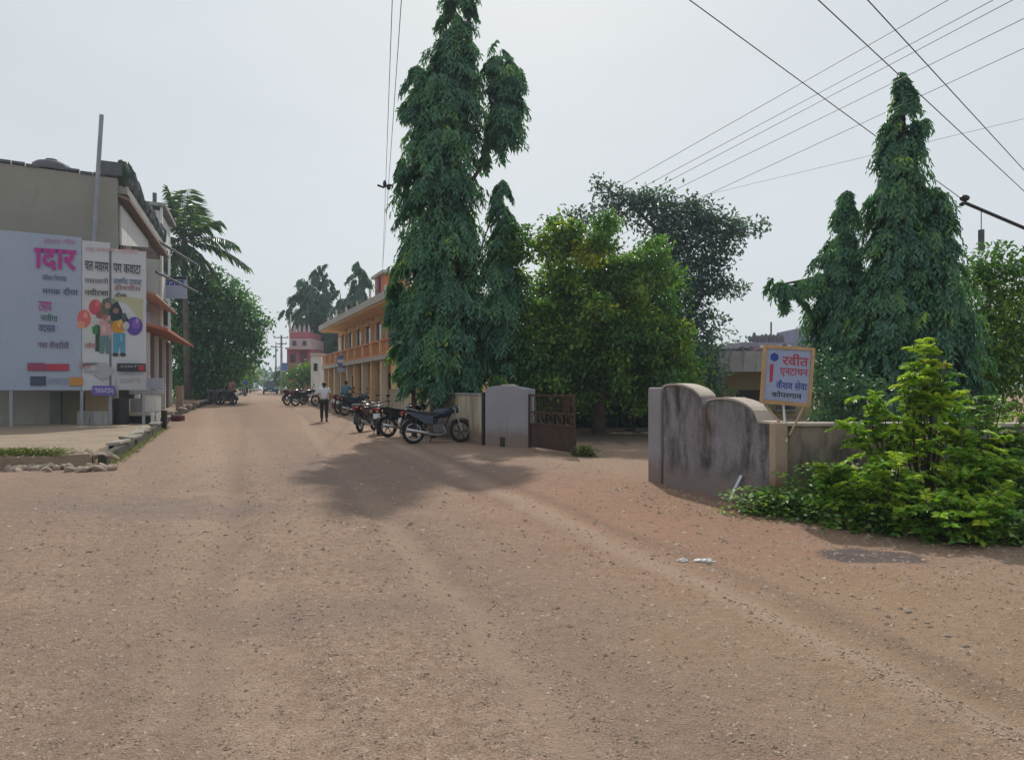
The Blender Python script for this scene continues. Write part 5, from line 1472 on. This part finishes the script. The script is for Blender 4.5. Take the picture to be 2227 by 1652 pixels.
def motorcycle(label, tank_col, plate=True):
    t = thing('motorcycle', label, 'motorcycle', (0, 0, 0), 'motorcycles parked along the road')
    body = flat('tank_%d_%d_%d' % tuple(int(c * 255) for c in tank_col), tank_col, .22, spec=.6)
    for cy in (-.62, .66):
        wv = obj('wheel', lathe_x(MB(), (0, cy, .3), [(-.03, .05), (-.03, .02), (.03, .02), (.03, .05), (-.03, .05)]), M_engine, t)
        obj('tyre', MB().torus((0, cy, .3), .255, .048, n=28), M_rubber, wv, smooth=True)
        obj('rim', lathe_x(MB(), (0, cy, .3), [(-.028, .215), (.028, .215), (.028, .2), (-.028, .2), (-.028, .215)], 24), M_chrome, wv)
        m = MB()
        for k in range(6):
            a = k * math.pi / 3
            m.tube([(0, cy + .03 * math.cos(a), .3 + .03 * math.sin(a)), (0, cy + .21 * math.cos(a), .3 + .21 * math.sin(a))], .013, 5)
        obj('spokes', m, M_dark, wv)
    m = MB(); m.box((0, .02, .36), (.22, .3, .22)); m.box((0, .1, .52), (.16, .16, .2), rx=-.25)
    for k in range(4): m.box((0, .1, .46 + .04 * k), (.21, .2, .012), rx=-.25)
    lathe_x(m, (0, -.04, .34), [(-.15, .02), (-.15, .1), (.15, .1), (.15, .02)], 16)
    obj('engine', m, M_engine, t)
    m = MB(); m.tube([(0, .45, .83), (0, .25, .45), (0, .1, .22), (0, -.3, .25), (0, -.3, .62)], .024, 8); m.tube([(0, .42, .8), (0, -.1, .68), (0, -.75, .72)], .024, 8)
    for s in (-1, 1): m.tube([(s * .09, -.62, .3), (s * .09, -.3, .3)], .022, 6); m.tube([(s * .1, -.62, .3), (s * .11, -.55, .66)], .028, 8)
    obj('frame', m, M_dark, t)
    m = MB(); m.tube([(.1, .16, .42), (.12, .22, .25), (.13, .05, .2), (.14, -.2, .22), (.15, -.35, .26), (.16, -.85, .36)], [.02, .022, .022, .025, .042, .045], 8)
    obj('exhaust', m, M_chrome, t, smooth=True)
    m = MB(); m.ell((0, .2, .78), (.145, .3, .14), 14, 8, Matrix.Rotation(.12, 3, 'X')); m.ell((0, .02, .72), (.11, .2, .1), 12, 6)
    obj('fuel_tank', m, body, t, smooth=True)
    prof = [(-.02, .74), (.06, .80), (-.15, .79), (-.4, .81), (-.62, .86), (-.78, .88), (-.8, .83), (-.5, .74), (-.2, .70)]
    obj('seat', MB().prism(prof, lambda u, z, d: Vector((d, u, z)), -.12, .12), M_seat, t, bevel=.03)
    for s in (-1, 1):
        obj('side_panel', MB().prism([(-.1, .7), (-.12, .48), (-.35, .5), (-.6, .66), (-.85, .8), (-.8, .82), (-.4, .73)], lambda u, z, d: Vector((d, u, z)), s * .125, s * .09), body, t)
    obj('rear_mudguard', arc_fender(-.62, .3, .33, R(60), R(185), .07), M_dark, t); obj('front_mudguard', arc_fender(.66, .3, .325, R(20), R(140), .06), body, t)
    obj('tail_light', MB().box((0, -.89, .79), (.16, .08, .07)), M_tail, t, bevel=.015)
    if plate: obj('number_plate', MB().box((0, -.965, .6), (.2, .012, .13), rx=-.3), M_plate, t)
    m = MB()
    for s in (-1, 1): m.tube([(s * .085, .67, .3), (s * .085, .58, .58), (s * .085, .47, .9)], [.026, .024, .02], 8)
    m.box((0, .5, .84), (.22, .06, .04))
    obj('front_fork', m, M_chrome, t)
    m = MB(); m.tube([(-.37, .33, .97), (-.26, .38, .985), (-.1, .45, .95), (.1, .45, .95), (.26, .38, .985), (.37, .33, .97)], .013, 8)
    hbr = obj('handlebar', m, M_dark, t)
    for s in (-1, 1):
        obj('grip', MB().tube([(s * .27, .378, .985), (s * .38, .325, .968)], .02, 8), M_rubber, hbr)
        mm = MB(); mm.tube([(s * .24, .39, .99), (s * .3, .41, 1.12)], .008, 6); mm.ell((s * .31, .41, 1.15), (.065, .018, .045)); obj('mirror', mm, M_dark, hbr)
        mi = MB().ell((s * .16, -.84, .74), (.035, .03, .025)); obj('turn_signal', mi, flat('amber', (.55, .22, .03), .3), t, smooth=True)
    m = MB(); m.ell((0, .56, .86), (.1, .09, .11)); obj('headlight', m, body, t, smooth=True)
    obj('lens', MB().ell((0, .62, .86), (.085, .045, .09)), flat('lens_glass', (.6, .62, .65), .1), t.children[-1], smooth=True)
    m = MB(); m.tube([(-.08, -.05, .28), (-.2, -.12, .02)], .012, 6); obj('side_stand', m, M_dark, t)
    obj('grab_rail', MB().tube([(-.12, -.5, .82), (-.13, -.82, .9), (.13, -.82, .9), (.12, -.5, .82)], .011, 6), M_chrome, t)
    return t
def place(o, x, y, heading, lean=-.12, sc=1.12):
    """heading: direction the front points (dx,dy)"""
    o.location = (x, y, gz(x, y)); o.scale = (sc,) * 3
    o.rotation_euler = (0, lean, math.atan2(heading[1], heading[0]) - math.pi / 2)
b0_ = motorcycle('x', (.014, .024, .055)); b1_ = motorcycle('x', (.02, .022, .026)); b2_ = motorcycle('x', (.07, .012, .016), False)
place(b0_, -2.15, 21.3, (1.26, .62)); b0_['label'] = 'nearest motorcycle with bluish tank, parked side-on before the cream wall'
bikes = [(gx(822, 25.0), 25.4, (-.12, 1.0), 'motorcycle seen from behind with white number plate and red tail light'), (gx(884, 24.0), 24.2, (1, .75), 'dark motorcycle half hidden behind the nearest one, by the slim stem'),
         (gx(796, 27.0), 27.2, (.15, .95), 'dark red motorcycle left of the one seen from the rear'), (gx(752, 38.5), 38.5, (.35, 1), 'dark motorcycle beside the man in teal, before the orange building'),
         (gx(772, 36.5), 37.0, (.8, .8), 'bluish motorcycle between the man in teal and the rear-view motorcycle'), (gx(642, 47.5), 47.5, (.5, 1), 'left, dark red one of two motorcycles left of the walking man'),
         (gx(664, 46.5), 46.5, (.8, .9), 'right, black one of two motorcycles left of the walking man'),
         (gx(470, 49.0), 49.0, (-.8, .6), 'pale motorcycle parked under the left leafy tree'), (gx(492, 48.2), 48.2, (-.9, .5), 'dark motorcycle beside the person in pink on the left')]
for k, (x, y, hd, lab) in enumerate(bikes):
    if k == 0: o = b1_
    elif k == 5: o = b2_
    else: o = copy_tree(b0_ if k in (7, 4) else b2_ if k == 2 else b1_)
    place(o, x, y, hd, -.12 if k % 2 else -.08); o['label'] = lab
ridden = copy_tree(b1_); place(ridden, gx(533, 72), 72, (.25, -1), 0); ridden['label'] = 'distant motorcycle ridden by the person in blue'

# small round thing leaning at the wall: spare wheel next to the nearest motorcycle is the bike's own front wheel

# ------------------------------------------------------------------ people
def person(label, loc, rz, pose, shirt, trouser, sc=1.0, sleeve_short=True):
    t = thing('person', label, 'person', (0, 0, 0))
    J = {}
    if pose == 'walk':
        J = dict(pel=(0, 0, .93), wst=(0, .0, 1.05), chs=(0, .02, 1.3), nck=(0, .03, 1.46), hd=(0, .05, 1.58), top=(0, .05, 1.67),
                 hipL=(-.1, 0, .88), knL=(-.1, .16, .5), anL=(-.1, .06, .1), toL=(-.11, .24, .04), hipR=(.1, 0, .88), knR=(.1, .06, .48), anR=(.1, -.2, .14), toR=(.11, -.04, .04),
                 shL=(-.18, .02, 1.4), elL=(-.25, -.08, 1.14), wrL=(-.26, .02, .9), shR=(.18, .02, 1.4), elR=(.25, .06, 1.14), wrR=(.27, .2, .93))
    elif pose == 'stand':
        J = dict(pel=(0, 0, .93), wst=(0, 0, 1.05), chs=(0, .01, 1.3), nck=(0, .02, 1.46), hd=(0, .04, 1.58), top=(0, .04, 1.67),
                 hipL=(-.1, 0, .88), knL=(-.11, .02, .48), anL=(-.12, -.01, .1), toL=(-.14, .15, .04), hipR=(.1, 0, .88), knR=(.11, .03, .48), anR=(.12, 0, .1), toR=(.14, .16, .04),
                 shL=(-.18, 0, 1.4), elL=(-.25, -.02, 1.13), wrL=(-.24, .08, .89), shR=(.18, 0, 1.4), elR=(.25, -.02, 1.13), wrR=(.22, .12, .92))
    else:   # sitting astride
        J = dict(pel=(0, -.25, .92), wst=(0, -.22, 1.03), chs=(0, -.14, 1.27), nck=(0, -.08, 1.43), hd=(0, -.05, 1.55), top=(0, -.05, 1.64),
                 hipL=(-.1, -.22, .9), knL=(-.22, .16, .74), anL=(-.2, .02, .34), toL=(-.2, .16, .27), hipR=(.1, -.22, .9), knR=(.22, .16, .74), anR=(.2, .02, .34), toR=(.2, .16, .27),
                 shL=(-.18, -.13, 1.37), elL=(-.3, .08, 1.17), wrL=(-.3, .3, 1.02), shR=(.18, -.13, 1.37), elR=(.3, .08, 1.17), wrR=(.3, .3, 1.02))
    def skin(name, chain, rad, edges, mat, par, extra=None):
        names = chain
        me = bpy.data.meshes.new(name)
        me.from_pydata([J[n] if isinstance(n, str) else n for n in names], edges, [])
        o = bpy.data.objects.new(name, me); C.objects.link(o)
        md = o.modifiers.new('skin', 'SKIN'); md.use_smooth_shade = True
        for k, sv in enumerate(me.skin_vertices[0].data):
            sv.radius = rad[k] if hasattr(rad[k], '__len__') else (rad[k], rad[k])
            sv.use_root = (k == 0)
        sb = o.modifiers.new('sub', 'SUBSURF'); sb.levels = 1; sb.render_levels = 1
        dg = bpy.context.evaluated_depsgraph_get(); em = o.evaluated_get(dg).to_mesh()
        m = MB(); m.v = [tuple(v.co) for v in em.vertices]; m.f = [tuple(p.vertices) for p in em.polygons]
        bpy.data.objects.remove(o)
        if extra: extra(m)
        return obj(name, m, mat, par, smooth=True)
    order = ['pel', 'wst', 'chs', 'nck', 'hd', 'top', 'hipL', 'knL', 'anL', 'toL', 'hipR', 'knR', 'anR', 'toR', 'shL', 'elL', 'wrL', 'shR', 'elR', 'wrR']
    ix = {n: i for i, n in enumerate(order)}
    rad = dict(pel=(.13, .1), wst=(.12, .09), chs=(.15, .1), nck=.055, hd=(.08, .095), top=(.05, .06), hipL=.085, knL=.06, anL=.042, toL=.035, hipR=.085, knR=.06, anR=.042, toR=.035, shL=.06, elL=.042, wrL=.03, shR=.06, elR=.042, wrR=.03)
    ed = [('pel', 'wst'), ('wst', 'chs'), ('chs', 'nck'), ('nck', 'hd'), ('hd', 'top'), ('pel', 'hipL'), ('hipL', 'knL'), ('knL', 'anL'), ('anL', 'toL'), ('pel', 'hipR'), ('hipR', 'knR'), ('knR', 'anR'), ('anR', 'toR'), ('chs', 'shL'), ('shL', 'elL'), ('elL', 'wrL'), ('chs', 'shR'), ('shR', 'elR'), ('elR', 'wrR')]
    def hands(m):
        for s in 'LR':
            wv, ev = Vector(J['wr' + s]), Vector(J['el' + s]); d = (wv - ev).normalized()
            sx_ = d.cross(Vector((0, 1, 0))); sx_ = sx_.normalized() if sx_.length > .1 else Vector((1, 0, 0))
            m.ell(wv + d * .05, (.018, .036, .05), 10, 6, d.to_track_quat('Z', 'Y').to_matrix())
            fw = sx_.cross(d).normalized()
            for k, l in enumerate((.06, .075, .08, .07)):
                b = wv + d * .085 + fw * (.026 - .0175 * k)
                m.tube([b, b + d * l * .55, b + d * l + sx_ * (.02 if s == 'L' else -.02)], [.009, .0085, .006], 6)
            b = wv + d * .03 + fw * .034
            m.tube([b, b + d * .03 + fw * .02, b + d * .06 + fw * .022], [.011, .01, .007], 6)
        h = Vector(J['hd'])
        m.ell(h + Vector((0, .1, -.005)), (.014, .02, .022), 8, 6)
        for s in (-1, 1): m.ell(h + Vector((s * .08, .0, 0)), (.012, .022, .03), 8, 6); m.ell(h + Vector((s * .032, .088, .018)), (.014, .01, .008), 8, 6)
        m.ell(h + Vector((0, .092, -.045)), (.028, .01, .008), 8, 6)
    skin('body', order, [rad[n] for n in order], [(ix[a], ix[b]) for a, b in ed], M_skin, t, hands)
    sh = [J['pel'], J['wst'], J['chs'], tuple(Vector(J['chs']).lerp(Vector(J['nck']), .7)), J['shL'], J['elL'], J['shR'], J['elR']]
    k_ = 1.0 if not sleeve_short else .8
    sh[5] = tuple(Vector(J['shL']).lerp(Vector(J['elL']), k_)); sh[7] = tuple(Vector(J['shR']).lerp(Vector(J['elR']), k_))
    skin('shirt', sh, [(.17, .14), (.165, .13), (.185, .135), .085, .088, .07, .088, .07], [(0, 1), (1, 2), (2, 3), (2, 4), (4, 5), (2, 6), (6, 7)], flat('cloth_%d_%d_%d' % tuple(int(c * 255) for c in shirt), shirt, .85), t)
    skin('trousers', ['pel', 'hipL', 'knL', 'anL', 'hipR', 'knR', 'anR'], [(.15, .125), .11, .085, .07, .11, .085, .07], [(0, 1), (1, 2), (2, 3), (0, 4), (4, 5), (5, 6)], flat('cloth_%d_%d_%d' % tuple(int(c * 255) for c in trouser), trouser, .9), t)
    h = Vector(J['hd'])
    m = MB(); m.ell(h + Vector((0, -.025, .035)), (.098, .1, .1), 14, 8); obj('hair', m, M_hair, t, smooth=True)
    for s in 'LR':
        a, b = Vector(J['an' + s]), Vector(J['to' + s])
        m = MB(); m.tube([a + (a - b) * .15 + Vector((0, 0, -.035)), a.lerp(b, .5) + Vector((0, 0, -.02)), b + (b - a).normalized() * .04], [.05, .05, .038], 8); obj('shoe', m, M_dark, t, smooth=True)
    t.location = loc; t.rotation_euler = (0, 0, rz); t.scale = (sc,) * 3
    return t
xw = gx(705, 32.8)
person('person in white shirt and dark trousers walking on the road', (xw, 32.8, gz(xw, 32.8)), .25, 'walk', (.62, .64, .7), (.02, .018, .02), 1.02)
q = Vector((xw + .36, 32.85, .0))
bag = thing('hand_bag', 'small dark red bag hanging from the hand of the walking person', 'bag', (q.x, q.y, .62))
bm_ = MB().prism([(-.09, .6), (.09, .6), (.11, .84), (-.11, .84)], lambda u, z, d: Vector((q.x + d, q.y + u, z + hfar(32.8))), -.035, .035); obj('pouch', bm_, flat('bag_red', (.2, .04, .045), .7), bag, bevel=.015)
obj('strap', MB().tube([(q.x, q.y - .08, .94), (q.x - .03, q.y, 1.06), (q.x, q.y + .08, .94)], .01, 6), M_dark, bag)
xt = gx(742, 38.2); yt = 38.2
person('person in teal shirt sitting on a motorcycle before the orange building', (xt + .22, yt + .3, gz(xt, yt) + .02), -.34, 'sit', (.06, .17, .25), (.05, .05, .06))
person('person in pinkish clothes standing by the motorcycles under the left tree', (gx(504, 48.8), 48.8, gz(gx(504, 48.8), 48.8)), 2.6, 'stand', (.42, .2, .22), (.12, .05, .08))
person('person in blue riding a motorcycle far down the road', (gx(533, 72), 72, gz(-25, 72)), math.pi + .25, 'sit', (.05, .13, .42), (.03, .03, .04), 1.05)
person('person in pale blue shirt standing in the shade inside the gate', (gx(1374, 27.6), 27.6, 0), .6, 'stand', (.3, .42, .62), (.02, .02, .025), .98)

# ------------------------------------------------------------------ distant car
xc, yc = gx(588, 86), 86.0
cr = thing('car', 'small dark teal car at the far end of the road', 'car', (0, 0, 0))
secs = [(-1.8, .42, .72, .68), (-1.75, .3, .86, .74), (-1.0, .28, .92, .78), (.5, .28, .95, .79), (1.3, .28, .93, .78), (1.72, .32, .82, .72), (1.78, .42, .7, .66)]
m = MB()
for y, z0, z1, hw in secs:
    m.v += [(-hw, y, z0), (hw, y, z0), (hw, y, (z0 + z1) / 2 + .05), (hw * .93, y, z1), (-hw * .93, y, z1), (-hw, y, (z0 + z1) / 2 + .05)]
for j in range(len(secs) - 1):
    for k in range(6): m.f.append((j * 6 + k, j * 6 + (k + 1) % 6, (j + 1) * 6 + (k + 1) % 6, (j + 1) * 6 + k))
m.f += [tuple(range(6)), tuple(range(len(secs) * 6 - 1, len(secs) * 6 - 7, -1))]
M_car = flat('car_teal', (.03, .1, .12), .25, spec=.6)
obj('body', m, M_car, cr, bevel=.03)
m = MB().hexa([(-.72, -.95, .93), (.72, -.95, .93), (.72, 1.45, .93), (-.72, 1.45, .93), (-.56, -.3, 1.45), (.56, -.3, 1.45), (.56, 1.1, 1.45), (-.56, 1.1, 1.45)]); cab = obj('cabin', m, M_glassdark, cr, bevel=.04)
obj('roof', MB().box((0, .4, 1.465), (1.16, 1.45, .04)), M_car, cab, bevel=.015)
for s in (-1, 1):
    for y in (-1.15, 1.15):
        wv = obj('wheel', MB().torus((s * .72, y, .28), .21, .075, n=20), M_rubber, cr, smooth=True); obj('hub', lathe_x(MB(), (s * .72, y, .28), [(-.05, .02), (-.05, .17), (.05, .17), (.05, .02)], 14), M_chrome, wv)
    obj('headlight', MB().ell((s * .52, -1.78, .66), (.13, .05, .08)), flat('lens_glass', (.6, .62, .65), .1), cr, smooth=True)
    obj('tail_light', MB().box((s * .58, 1.77, .72), (.14, .04, .14)), M_tail, cr)
obj('number_plate', MB().box((0, -1.84, .42), (.45, .03, .11)), M_plate, cr)
cr.location = (xc, yc, gz(xc, yc)); cr.rotation_euler = (0, 0, .3)
# pale cloth hung at the house
q = W(1794, 878, 22.0)
wc = thing('hung_cloth', 'white cloth hanging behind the wall right of the signboard', 'cloth', (q.x, q.y, q.z - .2))
m = MB(); pts = [(-.12 + .06 * k, .03 * math.sin(k * 2.1)) for k in range(5)]
for k, (x, yy) in enumerate(pts):
    for z in (-.17 - .05 * (k % 2), .15): m.v += [(q.x + x, q.y + yy, q.z + z), (q.x + x, q.y + yy + .01, q.z + z)]
for k in range(4):
    a = k * 4; b = a + 4
    m.f += [(a, b, b + 2, a + 2), (a + 1, a + 3, b + 3, b + 1), (a + 2, b + 2, b + 3, a + 3), (a, a + 1, b + 1, b)]
obj('fabric', m, M_white, wc); obj('line', MB().tube([q + Vector((-.6, 0, .16)), q + Vector((.6, 0, .17))], .005, 5), M_wire, wc)

# ------------------------------------------------------------------ haze
hz = MB().box((0, 480, 7.5), (2000, 2100, 19.0))
m, t, b = nodes('haze_air')
t.nodes.remove(b)
pv = t.nodes.new('ShaderNodeVolumePrincipled')
pv.inputs['Color'].default_value = (.68, .82, 1.0, 1); pv.inputs['Density'].default_value = .0007; pv.inputs['Anisotropy'].default_value = .3
t.links.new(pv.outputs[0], t.nodes['Material Output'].inputs['Volume'])
ho_ = obj('haze', hz, m); ho_['kind'] = 'stuff'; ho_['label'] = 'pale haze in the air over the street'
